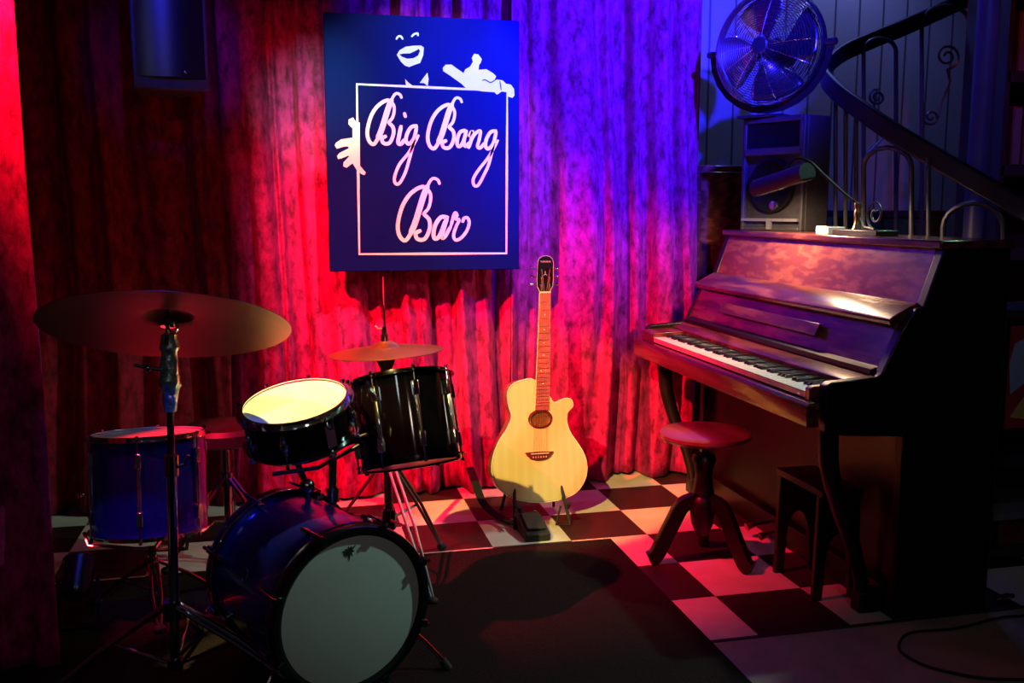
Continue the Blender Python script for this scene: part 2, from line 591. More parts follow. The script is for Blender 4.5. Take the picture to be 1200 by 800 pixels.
def curtain(name, label, a, b, z0, z1, seed, m='velvet', lam=0.105, amp=0.056, flare=0.35):
    rnd = random.Random(seed)
    A, B = Vector((*a, 0)), Vector((*b, 0))
    d = B - A
    Ls = d.length
    d.normalize()
    nrm = Vector((d.y, -d.x, 0))
    ph = [rnd.uniform(0, 6.28) for _ in range(8)]
    mb = MB()
    ns = int(Ls / 0.0085)
    nz = 46
    rows = []
    for j in range(nz + 1):
        z = z0 + (z1 - z0) * j / nz
        f = 1 - j / nz
        row = []
        for i in range(ns + 1):
            s = Ls * i / ns
            w = s + 0.05 * math.sin(s * 4.1 + ph[0]) + 0.028 * math.sin(s * 11.3 + ph[1]) + 0.030 * f * math.sin(s * 3.0 + 2.2 * z + ph[2])
            p = 2 * math.pi * w / lam
            k = 0.62 + 0.38 * math.sin(s * 2.3 + ph[3])
            c = math.sin(p)
            fold = (math.sqrt(math.sin(p / 2) ** 2 + 0.006)) * 1.9 - 1.0
            y = amp * (0.85 * k * fold + 0.45 * math.sin(p * 0.37 + ph[4] + 0.5 * z) + 0.14 * math.sin(p * 1.7 + ph[5] + 1.1 * z))
            y *= 0.8 + flare * f
            y += 0.004 * mnoise.noise(Vector((s * 24, z * 9, seed)))
            dx = 0.008 * math.sin(p + 1.3)
            q = A + d * (s + dx) + nrm * y
            zz = z + (0.006 * math.sin(p * .5 + ph[6]) if j == 0 else 0)
            row.append(mb.v((q.x, q.y, zz)))
        rows.append(row)
    for j in range(nz):
        for i in range(ns):
            mb.face([rows[j][i], rows[j][i + 1], rows[j + 1][i + 1], rows[j + 1][i]])
    o = mb.build(name, m, sharp=180)
    sd = o.modifiers.new('cloth_thickness', 'SOLIDIFY')
    sd.thickness = 0.003
    return tag(o, label, 'curtain')


curtain('curtain', 'crushed red velvet curtain hanging behind the bar sign', (-0.245, 4.15), (0.97, 4.16), 0.012, 3.0, 3, amp=0.078)
curtain('curtain', 'crushed red velvet curtain between the guitar and the piano, blue lit at its top', (0.965, 4.18), (1.90, 4.20), 0.012, 3.0, 8, amp=0.092, lam=0.125)
curtain('curtain', 'unlit red velvet curtain, shade put into its colour, behind the blue floor tom, under the wall speaker', (-2.0, 4.17), (-0.25, 4.18), 0.012, 3.0, 5, 'velvet_shaded', lam=0.14, amp=0.07)
curtain('curtain', 'curtain wing at the left edge with a glaring red top', (-1.75, 2.62), (-0.645, 2.75), 0.012, 3.0, 11, 'velvet', lam=0.12, amp=0.035)

o = MB().box((-0.11, 1.67, 0.004), (2.584, 3.40, 0.008)).build('carpet', 'carpet', bevel=0.002)
tag(o, 'black carpet spread under the drum kit in front of the tiles', 'carpet')

# ------------------------------------------------------------------ sign
LETTERS = [([(0.3008, 0.6987), (0.2954, 0.7111), (0.2815, 0.7161), (0.2702, 0.7077), (0.2599, 0.6884)], 0.0113), ([(0.2599, 0.6884), (0.2471, 0.6581), (0.2324, 0.6141), (0.2176, 0.5701), (0.2031, 0.537), (0.186, 0.5137), (0.1711, 0.52), (0.1616, 0.5418), (0.1622, 0.5746), (0.1771, 0.6239), (0.1999, 0.6597), (0.2253, 0.6805), (0.2477, 0.6897)], 0.0147), ([(0.2599, 0.6884), (0.2471, 0.6581), (0.2324, 0.6141), (0.2176, 0.5701), (0.2031, 0.537)], 0.0226), ([(0.2477, 0.6897), (0.2668, 0.6722), (0.2709, 0.6505), (0.2632, 0.6202), (0.2461, 0.6007)], 0.0124), ([(0.2461, 0.6007), (0.2642, 0.5819), (0.2659, 0.5545), (0.2531, 0.524), (0.2378, 0.5155), (0.2223, 0.5208), (0.2198, 0.5372), (0.235, 0.5457)], 0.0147), ([(0.5488, 0.6872), (0.5431, 0.6998), (0.5288, 0.705), (0.5172, 0.6964), (0.5067, 0.6768)], 0.0113), ([(0.5067, 0.6768), (0.4938, 0.6461), (0.4791, 0.6014), (0.4643, 0.5567), (0.4496, 0.5231), (0.4322, 0.4995), (0.4168, 0.5059), (0.4068, 0.528), (0.4072, 0.5613), (0.4221, 0.6114), (0.4453, 0.6478), (0.4712, 0.6688), (0.4941, 0.6782)], 0.0147), ([(0.5067, 0.6768), (0.4938, 0.6461), (0.4791, 0.6014), (0.4643, 0.5567), (0.4496, 0.5231)], 0.0226), ([(0.4941, 0.6782), (0.514, 0.6604), (0.5185, 0.6383), (0.5107, 0.6076), (0.4933, 0.5878)], 0.0124), ([(0.4933, 0.5878), (0.5121, 0.5687), (0.5142, 0.5408), (0.5012, 0.5099), (0.4856, 0.5013), (0.4695, 0.5067), (0.4668, 0.5234), (0.4824, 0.532)], 0.0147), ([(0.4527, 0.3561), (0.4458, 0.3719), (0.4283, 0.3787), (0.4141, 0.3683), (0.4012, 0.3442)], 0.012), ([(0.4012, 0.3442), (0.3853, 0.3062), (0.3671, 0.251), (0.3488, 0.1957), (0.3307, 0.1542), (0.3093, 0.1252), (0.2906, 0.1337), (0.2785, 0.1615), (0.2792, 0.2029), (0.2975, 0.2648), (0.326, 0.3095), (0.3578, 0.335), (0.3859, 0.3461)], 0.0157), ([(0.4012, 0.3442), (0.3853, 0.3062), (0.3671, 0.251), (0.3488, 0.1957), (0.3307, 0.1542)], 0.0241), ([(0.3859, 0.3461), (0.4101, 0.3235), (0.4154, 0.296), (0.4058, 0.2579), (0.3844, 0.2337)], 0.013), ([(0.3844, 0.2337), (0.4073, 0.2094), (0.4097, 0.1746), (0.3937, 0.1364), (0.3746, 0.1261), (0.355, 0.1332), (0.3517, 0.1541), (0.3708, 0.1644)], 0.0157), ([(0.2973, 0.5869), (0.2889, 0.5494), (0.2839, 0.5217), (0.2951, 0.5153), (0.3111, 0.5332)], 0.0158), ([(0.3111, 0.6388), (0.3159, 0.6241)], 0.0135), ([(0.3611, 0.5892), (0.3384, 0.5833), (0.321, 0.5554), (0.3167, 0.5278), (0.3289, 0.5169), (0.349, 0.5393), (0.361, 0.5837)], 0.0147), ([(0.361, 0.5865), (0.3471, 0.5227), (0.3291, 0.4559), (0.3113, 0.4001), (0.2869, 0.3581), (0.2699, 0.358), (0.2675, 0.383), (0.2881, 0.4332), (0.3284, 0.4836), (0.3679, 0.5507)], 0.0124), ([(0.6926, 0.5752), (0.6691, 0.5692), (0.6514, 0.5408), (0.6472, 0.5126), (0.6601, 0.5015), (0.6807, 0.5243), (0.6926, 0.5696)], 0.0147), ([(0.6926, 0.5724), (0.6789, 0.5074), (0.661, 0.4392), (0.6403, 0.3947), (0.6154, 0.3519), (0.5978, 0.3518), (0.595, 0.3774), (0.6186, 0.4161), (0.6599, 0.4675), (0.7002, 0.5359)], 0.0124), ([(0.5613, 0.5752), (0.5398, 0.5658), (0.528, 0.5338), (0.5318, 0.5098), (0.5493, 0.5201), (0.567, 0.5697)], 0.0147), ([(0.567, 0.5736), (0.5563, 0.5314), (0.5626, 0.5102), (0.5801, 0.5262)], 0.0147), ([(0.5785, 0.5514), (0.5914, 0.5723), (0.586, 0.5347), (0.5753, 0.5048)], 0.0147), ([(0.5848, 0.5319), (0.6048, 0.563), (0.6252, 0.5729), (0.6204, 0.538), (0.6132, 0.5109), (0.6249, 0.5044), (0.6425, 0.5243)], 0.0135), ([(0.4851, 0.2188), (0.4566, 0.2189), (0.4325, 0.1862), (0.4249, 0.1489), (0.4318, 0.131), (0.451, 0.144), (0.4779, 0.2095)], 0.0167), ([(0.4852, 0.2211), (0.468, 0.1673), (0.4605, 0.1345), (0.4749, 0.1415), (0.4982, 0.1822)], 0.0148), ([(0.4982, 0.1822), (0.514, 0.2351), (0.5244, 0.229), (0.5195, 0.2117), (0.5339, 0.2084), (0.5207, 0.1812), (0.5093, 0.1436), (0.5188, 0.1247), (0.542, 0.1339), (0.5653, 0.1621), (0.5761, 0.1951), (0.569, 0.2163), (0.5546, 0.2149), (0.5482, 0.1999)], 0.013)]
BORDER = [(0.1228, 0.7478), (0.7402, 0.7379), (0.7361, 0.0668), (0.118, 0.0701)]
EYES = [[(0.2838, 0.9281), (0.2925, 0.939), (0.3027, 0.9388), (0.3094, 0.9291)], [(0.3455, 0.9404), (0.3559, 0.9501), (0.3697, 0.9539), (0.3713, 0.9454)]]
MOUTH = [(0.2845, 0.867), (0.2967, 0.8857), (0.3209, 0.8998), (0.3518, 0.9049), (0.3828, 0.9071), (0.3948, 0.8992), (0.391, 0.8691), (0.3785, 0.8387), (0.3577, 0.8313), (0.3334, 0.8212), (0.3163, 0.8266), (0.2994, 0.8427)]
MOUTH_IN = [(0.2947, 0.8691), (0.3136, 0.8737), (0.3377, 0.8746), (0.3584, 0.8846), (0.374, 0.8935), (0.3791, 0.8853), (0.3702, 0.8667), (0.3511, 0.8561), (0.327, 0.8529), (0.3066, 0.8595)]
TIE = [[(0.3172, 0.7733), (0.3291, 0.7603), (0.3564, 0.7417), (0.3202, 0.7427)], [(0.4075, 0.8012), (0.4124, 0.7762), (0.4085, 0.7475), (0.3948, 0.7589), (0.3757, 0.76)]]
HAND_TOP = [(0.4725, 0.8096), (0.4709, 0.8225), (0.4828, 0.8351), (0.5063, 0.8365), (0.5297, 0.8211), (0.5566, 0.8042), (0.5635, 0.819), (0.5839, 0.8309), (0.5959, 0.8508), (0.5909, 0.8651), (0.6012, 0.8823), (0.6182, 0.8806), (0.6334, 0.8617), (0.6282, 0.847), (0.6214, 0.8386), (0.6196, 0.8191), (0.652, 0.8224), (0.6794, 0.808), (0.6931, 0.7953), (0.6862, 0.7804), (0.7, 0.7825), (0.7207, 0.7798), (0.7345, 0.7671), (0.7553, 0.7644), (0.7692, 0.7467), (0.7709, 0.7203), (0.7622, 0.7102), (0.7448, 0.7147), (0.7379, 0.7327), (0.7171, 0.7354), (0.7068, 0.7285), (0.6964, 0.7217), (0.6861, 0.7313), (0.638, 0.7333), (0.5698, 0.7412), (0.5495, 0.7602), (0.5025, 0.7912)]
HAND_LINES = [[(0.6347, 0.7773), (0.6484, 0.7793), (0.669, 0.7701), (0.6896, 0.7805)], [(0.7086, 0.7762), (0.7137, 0.7419)]]
HAND_SIDE = [(0.0856, 0.5907), (0.0877, 0.6091), (0.1047, 0.6171), (0.1178, 0.598), (0.1313, 0.5983), (0.1283, 0.4266), (0.1509, 0.3997), (0.1456, 0.3901), (0.132, 0.3945), (0.1153, 0.4096), (0.0989, 0.4365), (0.0747, 0.4187), (0.0613, 0.4243), (0.0634, 0.4395), (0.086, 0.4633), (0.0826, 0.4667), (0.0571, 0.4563), (0.0418, 0.4527), (0.0377, 0.4644), (0.0474, 0.4763), (0.0867, 0.4963), (0.0818, 0.503), (0.0649, 0.5017), (0.0377, 0.493), (0.0297, 0.5062), (0.035, 0.5164), (0.0555, 0.5301), (0.1012, 0.5375), (0.1021, 0.5743)]
sg = thing('bar_sign', 'dark blue painted board with white script reading Big Bang Bar', 'sign', (0.17, 3.985, 1.013))
MB().box((0.395, 0.0, 0.510), (0.795, 0.034, 1.022)).build('board', 'board', sg, bevel=0.003)
FY = -0.0172
to_sign = lambda a, b, d: (a, FY - d, b)
lm = MB()
for i, (pts, w) in enumerate(LETTERS):
    ribbon(lm, pts, w, 0.0012 + 0.00008 * i, to_sign)
lm.build('lettering', 'white_paint', sg)
bl = MB()
for i in range(4):
    ribbon(bl, [BORDER[i], BORDER[(i + 1) % 4]], 0.0105, 0.0011 + 0.0001 * i, to_sign, 2)
bl.build('border_line', 'white_paint', sg)
for e in EYES:
    em = MB()
    ribbon(em, e, 0.0075, 0.0014, to_sign)
    em.build('painted_eye', 'white_paint', sg)
poly_fill('painted_mouth', [MOUTH], [MOUTH_IN], 0.0014, 'white_paint', sg, lambda x, y, z: (x, FY - 0.0007 + z, y))
poly_fill('painted_bow_tie', TIE, [], 0.0014, 'white_paint', sg, lambda x, y, z: (x, FY - 0.0007 + z, y))
ht = poly_fill('painted_hand', [HAND_TOP], [], 0.0018, 'white_paint', sg, lambda x, y, z: (x, FY - 0.0009 + z, y))
hl = MB()
for e in HAND_LINES:
    ribbon(hl, e, 0.004, 0.0030, to_sign)
hl.build('finger_line', 'board', ht)
poly_fill('painted_hand', [HAND_SIDE], [], 0.0018, 'white_paint', sg, lambda x, y, z: (x, FY - 0.0009 + z, y))

# ------------------------------------------------------------------ drums
def lug_set(root, Rr, z_list, n, phase, full, size=1.0, rod_m='chrome', skip=()):
    """n lugs round a shell; each lug a part with its tension rods as a sub-part"""
    H = z_list[-1]
    first = None
    for k in range(n):
        a = phase + 2 * math.pi * k / n
        mt = Matrix.Rotation(a, 4, 'Z')
        if first is None:
            lb = MB()
            lb.box((Rr + 0.006 * size, 0, H / 2), (0.012 * size, 0.013 * size, H * 0.56))
            if full:
                lb.ball((Rr + 0.010, 0, H / 2), 0.013 * size, (0.8, 1, 1.6))
            else:
                lb.box((Rr + 0.008 * size, 0, H * 0.79), (0.018 * size, 0.019 * size, 0.046))
                lb.box((Rr + 0.008 * size, 0, H * 0.21), (0.018 * size, 0.019 * size, 0.046))
            lug = lb.build('lug', 'chrome', root, bevel=0.003)
            rb = MB()
            rb.cyl((Rr + 0.0125, 0, -0.004), (Rr + 0.0125, 0, H + 0.004), 0.0032, n=8)
            rb.box((Rr + 0.0125, 0, H + 0.007), (0.009, 0.009, 0.010))
            rb.box((Rr + 0.0125, 0, -0.007), (0.009, 0.009, 0.010))
            rb.build('tension_rod', rod_m, lug)
            lug.matrix_local = mt
            first = lug
        else:
            copy_part(first, root, mt)


def rim(mb, Rr, z, up):
    s = 1 if up else -1
    prof = [(Rr - 0.003, z + s * 0.0075), (Rr + 0.0035, z + s * 0.0075), (Rr + 0.004, z + s * 0.001), (Rr + 0.004, z - s * 0.004),
            (Rr + 0.018, z - s * 0.005), (Rr + 0.018, z - s * 0.008), (Rr + 0.0015, z - s * 0.008), (Rr + 0.001, z), (Rr - 0.003, z + s * 0.0055)]
    mb.lathe(prof, 56, closed=True)


def tom(name, label, centre, nrm, spin, Rr, H, shell, head, nlug, full, lug_phase=0.0, rim_m='chrome', cat='drum'):
    q = rot_to(nrm, spin)
    root = thing(name, label, cat, centre, q)
    MB().lathe([(Rr - 0.006, 0.006), (Rr, 0.004), (Rr, H - 0.004), (Rr - 0.006, H - 0.006)], 56, closed=True).build('shell', shell, root)
    mb = MB(); rim(mb, Rr, H, True); mb.build('top_rim', rim_m, root)
    mb = MB(); rim(mb, Rr, 0.0, False); mb.build('bottom_rim', rim_m, root)
    MB().lathe([(0, H + 0.002), (Rr - 0.012, H + 0.002), (Rr - 0.002, H), (Rr - 0.002, H - 0.004), (0, H - 0.004)], 56).build('batter_head', head, root)
    MB().lathe([(0, -0.002), (Rr - 0.012, -0.002), (Rr - 0.002, 0), (Rr - 0.002, 0.004), (0, 0.004)], 56).build('bottom_head', 'drumhead_red', root)
    lug_set(root, Rr, [0, H], nlug, lug_phase, full)
    return root


# bass drum: axis along local Y, front head at local -Y
BD = thing('bass_drum', 'blue lacquered bass drum lying on its side with a pale front head', 'drum', (0.135, 2.375, 0.008))
BD.rotation_euler = (0, 0, R(24.8))
RB, ZB, DB = 0.211, 0.236, 0.42
MZ = Matrix.Translation((0, 0, ZB)) @ Matrix.Rotation(R(90), 4, 'X')      # local z -> -Y
shell = MB(MZ).lathe([(RB - 0.006, -DB + 0.01), (RB, -DB + 0.01), (RB, -0.012), (RB - 0.006, -0.012)], 72, closed=True).build('shell', 'blue_lacquer', BD)
for nm, za, zb in (('front_hoop', -0.026, 0.014), ('rear_hoop', -DB - 0.014, -DB + 0.026)):
    MB(MZ).lathe([(RB - 0.002, za), (RB + 0.012, za), (RB + 0.0145, za + 0.004), (RB + 0.0145, zb - 0.004), (RB + 0.012, zb), (RB - 0.002, zb)], 72, closed=True).build(nm, 'hoop_black', BD)
    zc = za if nm == 'front_hoop' else zb
    MB(MZ).torus(RB + 0.0135, 0.0028, (0, 0, zc), 72, 6).build('hoop_bead', 'chrome', BD)
fh = MB(MZ).lathe([(0, 0.004), (RB - 0.010, 0.004), (RB - 0.001, 0.001), (RB - 0.001, -0.006), (0, -0.006)], 72).build('front_head', 'drumhead_bass', BD)
MB(MZ).lathe([(0, -DB), (RB - 0.010, -DB), (RB - 0.001, -DB + 0.003), (RB - 0.001, -DB + 0.008), (0, -DB + 0.008)], 72).build('rear_head', 'drumhead', BD)
MB(MZ).lathe([(RB - 0.016, 0.002), (RB - 0.002, 0.010), (RB + 0.001, 0.004), (RB - 0.016, -0.004)], 72, closed=True).build('head_collar', 'hoop_black', BD)
CROWN = [(0.0, -0.30), (0.05, -0.06), (0.17, -0.14), (0.12, -0.02), (0.26, 0.02), (0.16, 0.07), (0.33, 0.22), (0.22, 0.20), (0.16, 0.13), (0.10, 0.22), (0.04, 0.14),
         (-0.02, 0.24), (-0.08, 0.13), (-0.18, 0.18), (-0.16, 0.10), (-0.33, 0.10), (-0.22, 0.0), (-0.28, -0.06), (-0.15, -0.08), (-0.18, -0.17), (-0.07, -0.08)]
poly_fill('printed_emblem', [[(x * 0.062 + 0.0, y * 0.075) for x, y in CROWN]], [], 0.0006, 'logo_ink', fh, lambda x, y, z: (x - 0.008, -0.0046 + z, ZB + RB - 0.052 + y))
# tension claws and T-rods
for side in (0, 1):
    first = None
    for k in range(8):
        a = 2 * math.pi * (k + 0.5) / 8
        mt = MZ @ Matrix.Rotation(a, 4, 'Z')
        zf = 0.014 if side == 0 else -DB - 0.014
        s = -1 if side == 0 else 1
        if first is None:
            cb = MB()
            cb.box((RB + 0.012, 0, zf - s * 0.003), (0.020, 0.020, 0.006))
            cb.box((RB + 0.020, 0, zf + s * 0.018), (0.006, 0.020, 0.044))
            claw = cb.build('claw_hook', 'hoop_black', BD, bevel=0.002)
            rb = MB()
            rb.cyl((RB + 0.026, 0, zf - s * 0.010), (RB + 0.026, 0, zf + s * 0.085), 0.003, n=8)
            rb.cyl((RB + 0.026, 0, zf - s * 0.012), (RB + 0.026, 0, zf - s * 0.004), 0.0055, n=8)
            rb.build('tension_rod', 'chrome', claw)
            claw.matrix_local = mt
            first = claw
        else:
            copy_part(first, BD, mt)
    first = None
    for k in range(8):
        a = 2 * math.pi * (k + 0.5) / 8
        mt = MZ @ Matrix.Rotation(a, 4, 'Z')
        zl = -0.075 if side == 0 else -DB + 0.075
        if first is None:
            lb = MB()
            lb.tube([(RB + 0.016, 0, zl - 0.018), (RB + 0.016, 0, zl + 0.018)], 0.0075, 10)
            lb.cyl((RB - 0.002, 0, zl), (RB + 0.012, 0, zl), 0.006, n=10)
            first = lb.build('lug', 'chrome', BD)
            first.matrix_local = mt
        else:
            copy_part(first, BD, mt)
bg = MB(MZ @ Matrix.Rotation(R(158), 4, 'Z'))
bg.tube([(RB + 0.003, 0.016 * math.cos(t * math.pi / 3) * 1.1, -DB / 2 + 0.016 * math.sin(t * math.pi / 3)) for t in range(6)], 0.0022, 6, closed=True)
bg.build('badge', 'chrome', BD)
for s in (-1, 1):
    sp = MB()
    sp.tube([(s * 0.175, 0.05, 0.14), (s * 0.24, 0.035, 0.07), (s * 0.275, -0.02, 0.014)], 0.006, 8)
    spur = sp.build('spur', 'chrome', BD)
    MB().cyl((s * 0.268, -0.011, 0.024), (s * 0.279, -0.028, 0.0), 0.012, n=12).build('rubber_tip', 'rubber', spur)
    MB(MZ).box((s * 0.198 * math.cos(R(22)), -0.198 * math.sin(R(22)) , -0.05), (0.03, 0.03, 0.045)).build('spur_bracket', 'dark_chrome', BD)

# mount holding the snare and the rack tom on top of the bass drum
mtg = thing('drum_mount', 'dark chrome double tom mount rising from the bass drum', 'stand', (0.06, 2.70, 0.405))
MB().box((0.0, 0.0, 0.012), (0.07, 0.06, 0.03), Matrix.Rotation(R(24.8), 3, 'Z')).build('base_plate', 'dark_chrome', mtg, bevel=0.004)
MB().cyl((0.045, 0.01, 0.02), (0.05, 0.02, 0.20), 0.012).build('post', 'dark_chrome', mtg)
MB().cyl((0.046, 0.012, 0.03), (0.047, 0.013, 0.07), 0.019).build('collar', 'dark_chrome', mtg)
ab = MB().tube([(0.05, 0.02, 0.185), (0.13, 0.06, 0.20), (0.20, 0.10, 0.215)], 0.010, 10)
ab.build('arm', 'dark_chrome', mtg)
a2 = MB().tube([(-0.02, 0.0, 0.02), (-0.025, -0.005, 0.075)], 0.009, 10)
a2.ball((-0.026, -0.006, 0.085), 0.023)
a2.tube([(-0.028, -0.004, 0.09), (-0.05, 0.0, 0.150)], 0.009, 10)
a2.build('ball_joint', 'dark_chrome', mtg)
wn = MB().tube([(-0.026, -0.03, 0.085), (-0.075, -0.05, 0.112)], [0.005, 0.003], 8)
wn.build('wing_bolt', 'chrome', mtg)

SN_N = Vector((-0.16, -0.22, 1)).normalized()
SN_C = Vector((0.008, 2.72, 0.731)) - SN_N * 0.115
snare = tom('snare_drum', 'shallow dark snare drum with a glowing yellowish head, over the bass drum', SN_C, SN_N, 0.3, 0.148, 0.112, 'snare_shell', 'drumhead', 8, True, 0.2)
st = MB()
st.box((0.162, 0, 0.058), (0.014, 0.03, 0.07))
st.tube([(0.17, 0, 0.08), (0.185, 0.0, 0.085), (0.190, 0, 0.12)], 0.004, 8)
so = st.build('strainer', 'chrome', snare, bevel=0.002)
so.matrix_local = Matrix.Rotation(R(-78), 4, 'Z')
MB().tube([(-0.13, -0.115, -0.020), (-0.02, -0.17, -0.018), (0.12, -0.125, -0.020)], 0.0065, 8).build('snare_bar', 'chrome', snare)

TM_N = Vector((-0.085, 0.36, 1)).normalized()
tom('rack_tom', 'black deep rack tom covered in chrome lugs, in front of the hi-hat', (0.348, 2.82, 0.503), TM_N, 0.0, 0.150, 0.262, 'black_lacquer', 'drumhead_red', 8, False, 0.15, 'black_chrome')

FT_N = Vector((0.0, 0.13, 1)).normalized()
ft = tom('floor_tom', 'blue lacquered floor tom beside the dark curtain at left', (-0.445, 3.09, 0.268), FT_N, 0.0, 0.170, 0.300, 'blue_lacquer', 'drumhead_red', 6, False, R(-92))
bk = MB().cyl((0.178, 0, 0.13), (0.205, 0, 0.13), 0.006, n=10)
bk.ball((0.208, 0, 0.13), 0.009)
b2 = bk.build('leg_bracket', 'chrome', ft)
b2.matrix_local = Matrix.Rotation(R(196), 4, 'Z')


def tripod_legs(root, z_top, z_hub, angles, r_out, leg_m, r_tube=0.009, double=True):
    for a in angles:
        if isinstance(a, tuple):
            a, ro = a
        else:
            ro = r_out
        c, s = math.cos(a), math.sin(a)
        lb = MB()
        offs = (-0.011, 0.011) if double else (0.0,)
        for w in offs:
            lb.tube([(c * 0.016 - s * w, s * 0.016 + c * w, z_top), (c * ro * .55 - s * w * 1.2, s * ro * .55 + c * w * 1.2, z_top * 0.50 + 0.012), (c * ro - s * w * .3, s * ro + c * w * .3, 0.012)], r_tube * (0.75 if double else 1), 8)
        leg = lb.build('leg', leg_m, root)
        MB().ball((c * ro, s * ro, 0.013), 0.016, (1.2, 1.2, 0.8)).build('rubber_foot', 'rubber', leg)
        MB().tube([(c * 0.014, s * 0.014, z_hub), (c * ro * .52, s * ro * .52, z_top * 0.50 + 0.008)], 0.005, 8).build('leg_brace', leg_m, root)


def cymbal_prof(Rr, bow, bell_r, bell_h, t=0.0015):
    top = [(0.004, bow + bell_h), (bell_r * 0.45, bow + bell_h * 0.93), (bell_r * 0.85, bow + bell_h * 0.45), (bell_r, bow + bell_h * 0.08), (bell_r * 1.1, bow * 0.985)]
    for k in range(1, 9):
        f = k / 8
        r = bell_r * 1.1 + (Rr - bell_r * 1.1) * f
        top.append((r, bow * (1 - f ** 1.35) * 0.985))
    bot = [(r, z - t) for r, z in reversed(top)]
    return top + bot


# floor tom stand
fs = thing('drum_stand', 'chrome tripod stand carrying the blue floor tom', 'stand', (-0.445, 3.09, 0.008))
MB().cyl((0, 0, 0.03), (0, 0, 0.20), 0.012).build('tube', 'dark_chrome', fs)
MB().cyl((0, 0, 0.12), (0, 0, 0.17), 0.018).build('collar', 'chrome', fs)
tripod_legs(fs, 0.15, 0.06, [R(-80), R(40), R(160)], 0.20, 'dark_chrome', 0.008)
for k in range(3):
    a = R(-50 + 120 * k)
    hb = MB().tube([(0, 0, 0.19), (0.10 * math.cos(a), 0.10 * math.sin(a), 0.215), (0.184 * math.cos(a), 0.184 * math.sin(a), 0.236), (0.194 * math.cos(a), 0.194 * math.sin(a), 0.275)], 0.006, 8)
    hb.build('basket_arm', 'chrome', fs)

# big cymbal on its stand, front left
cs = thing('cymbal_stand', 'tall chrome cymbal stand at front left with silver tape round its top', 'stand', (-0.326, 2.55, 0.008))
lean = lambda z: 0.026 * (z / 0.97)
MB().cyl((0, 0, 0.04), (lean(.62), 0, 0.62), 0.0125).build('lower_tube', 'chrome', cs)
MB().cyl((lean(.60), 0, 0.60), (lean(.93), 0, 0.93), 0.009).build('upper_tube', 'dark_chrome', cs)
cl = MB().cyl((lean(.585), 0, 0.575), (lean(.63), 0, 0.63), 0.018)
cl.build('tube_clamp', 'chrome', cs)
MB().tube([(lean(.6) + 0.015, -0.01, 0.60), (lean(.6) + 0.035, -0.018, 0.607), (lean(.6) + 0.045, -0.02, 0.632)], 0.004, 8).build('clamp_screw', 'chrome', cs)
MB().cyl((0, 0, 0.185), (0, 0, 0.235), 0.021).build('leg_collar', 'dark_chrome', cs)
MB().cyl((0, 0, 0.045), (0, 0, 0.075), 0.020).build('brace_collar', 'dark_chrome', cs)
tripod_legs(cs, 0.22, 0.06, [R(170), R(-12), R(82)], 0.30, 'chrome', 0.010)
rnd = random.Random(4)
tp = []
for k in range(19):
    z = 0.745 + 0.20 * k / 18
    rr = 0.0165 + 0.0075 * math.sin(k / 18 * math.pi) + rnd.uniform(-0.003, 0.004)
    tp.append((rr, z))
tb = MB().lathe(tp, 18, (0, 0, 0))
for v in tb.bm.verts:
    k = 1 + 0.30 * mnoise.noise(v.co * 70)
    v.co = Vector((v.co.x * k + lean(v.co.z), v.co.y * k, v.co.z))
tb.build('tape_wrap', 'tape', cs)
tt = MB().tube([(lean(.86) - 0.012, -0.005, 0.855), (lean(.86) - 0.05, -0.012, 0.862), (lean(.86) - 0.082, -0.016, 0.872)], [0.006, 0.005, 0.004], 8)
tt.ball((lean(.86) - 0.05, -0.012, 0.862), 0.010)
tt.build('wing_bolt', 'chrome', cs)
CY = Vector((-0.300, 2.55, 0.994))
cn = Vector((0.05, 0.42, 1)).normalized()
qy = rot_to(cn)
til = MB(Matrix.Translation((CY.x + 0.326, 0, CY.z - 0.008)) @ qy.to_matrix().to_4x4())
til.cyl((0, 0, -0.07), (0, 0, 0.05), 0.005, n=10)
til.cyl((0, 0, -0.022), (0, 0, -0.006), 0.018, n=16)
til.build('tilter', 'chrome', cs)
lp = MB(Matrix.Translation((CY.x + 0.326, 0, CY.z - 0.008)) @ qy.to_matrix().to_4x4())
lp.tube([(0.016 + 0.012 * math.cos(t * math.pi / 6), -0.02, -0.026 + 0.016 * math.sin(t * math.pi / 6)) for t in range(12)], 0.0028, 6, closed=True)
lp.build('wing_screw', 'chrome', cs)
cy = thing('ride_cymbal', 'large dark bronze cymbal tilted on the front left stand', 'cymbal', CY, qy)
MB().lathe(cymbal_prof(0.306, 0.030, 0.062, 0.022), 72, (0, 0, -0.024), closed=True).build('disc', 'bronze_dark', cy)
MB().cyl((0, 0, 0.029), (0, 0, 0.042), 0.016).build('felt_washer', 'felt', cy)

# hi-hat
hh = thing('hi_hat_stand', 'hi-hat stand behind the black rack tom with a tall pull rod', 'stand', (0.318, 3.25, 0.0))
MB().cyl((0, 0, 0.05), (0, 0, 0.42), 0.0150).build('lower_tube', 'dark_chrome', hh)
MB().cyl((0, 0, 0.40), (0, 0, 0.735), 0.0105).build('upper_tube', 'dark_chrome', hh)
MB().cyl((0, 0, 0.155), (0, 0, 0.225), 0.024).build('leg_collar', 'black_lacquer', hh)
MB().cyl((0, 0, 0.735), (-0.004, 0, 1.04), 0.0032, n=8).build('pull_rod', 'chrome', hh)
MB().lathe([(0, 0.695), (0.012, 0.700), (0.020, 0.725), (0.032, 0.752), (0.030, 0.762), (0, 0.762)], 24).build('cymbal_cup', 'rubber', hh)
tripod_legs(hh, 0.40, 0.19, [(R(38), 0.27), (R(-72), 0.34), (R(165), 0.28)], 0.3, 'iron_light', 0.008)
MB().box((-0.02, -0.16, 0.018), (0.075, 0.24, 0.012), Matrix.Rotation(R(4), 3, 'X')).build('foot_pedal', 'dark_chrome', hh, bevel=0.004)
qh = rot_to(Vector((-0.05, 0.03, 1)))
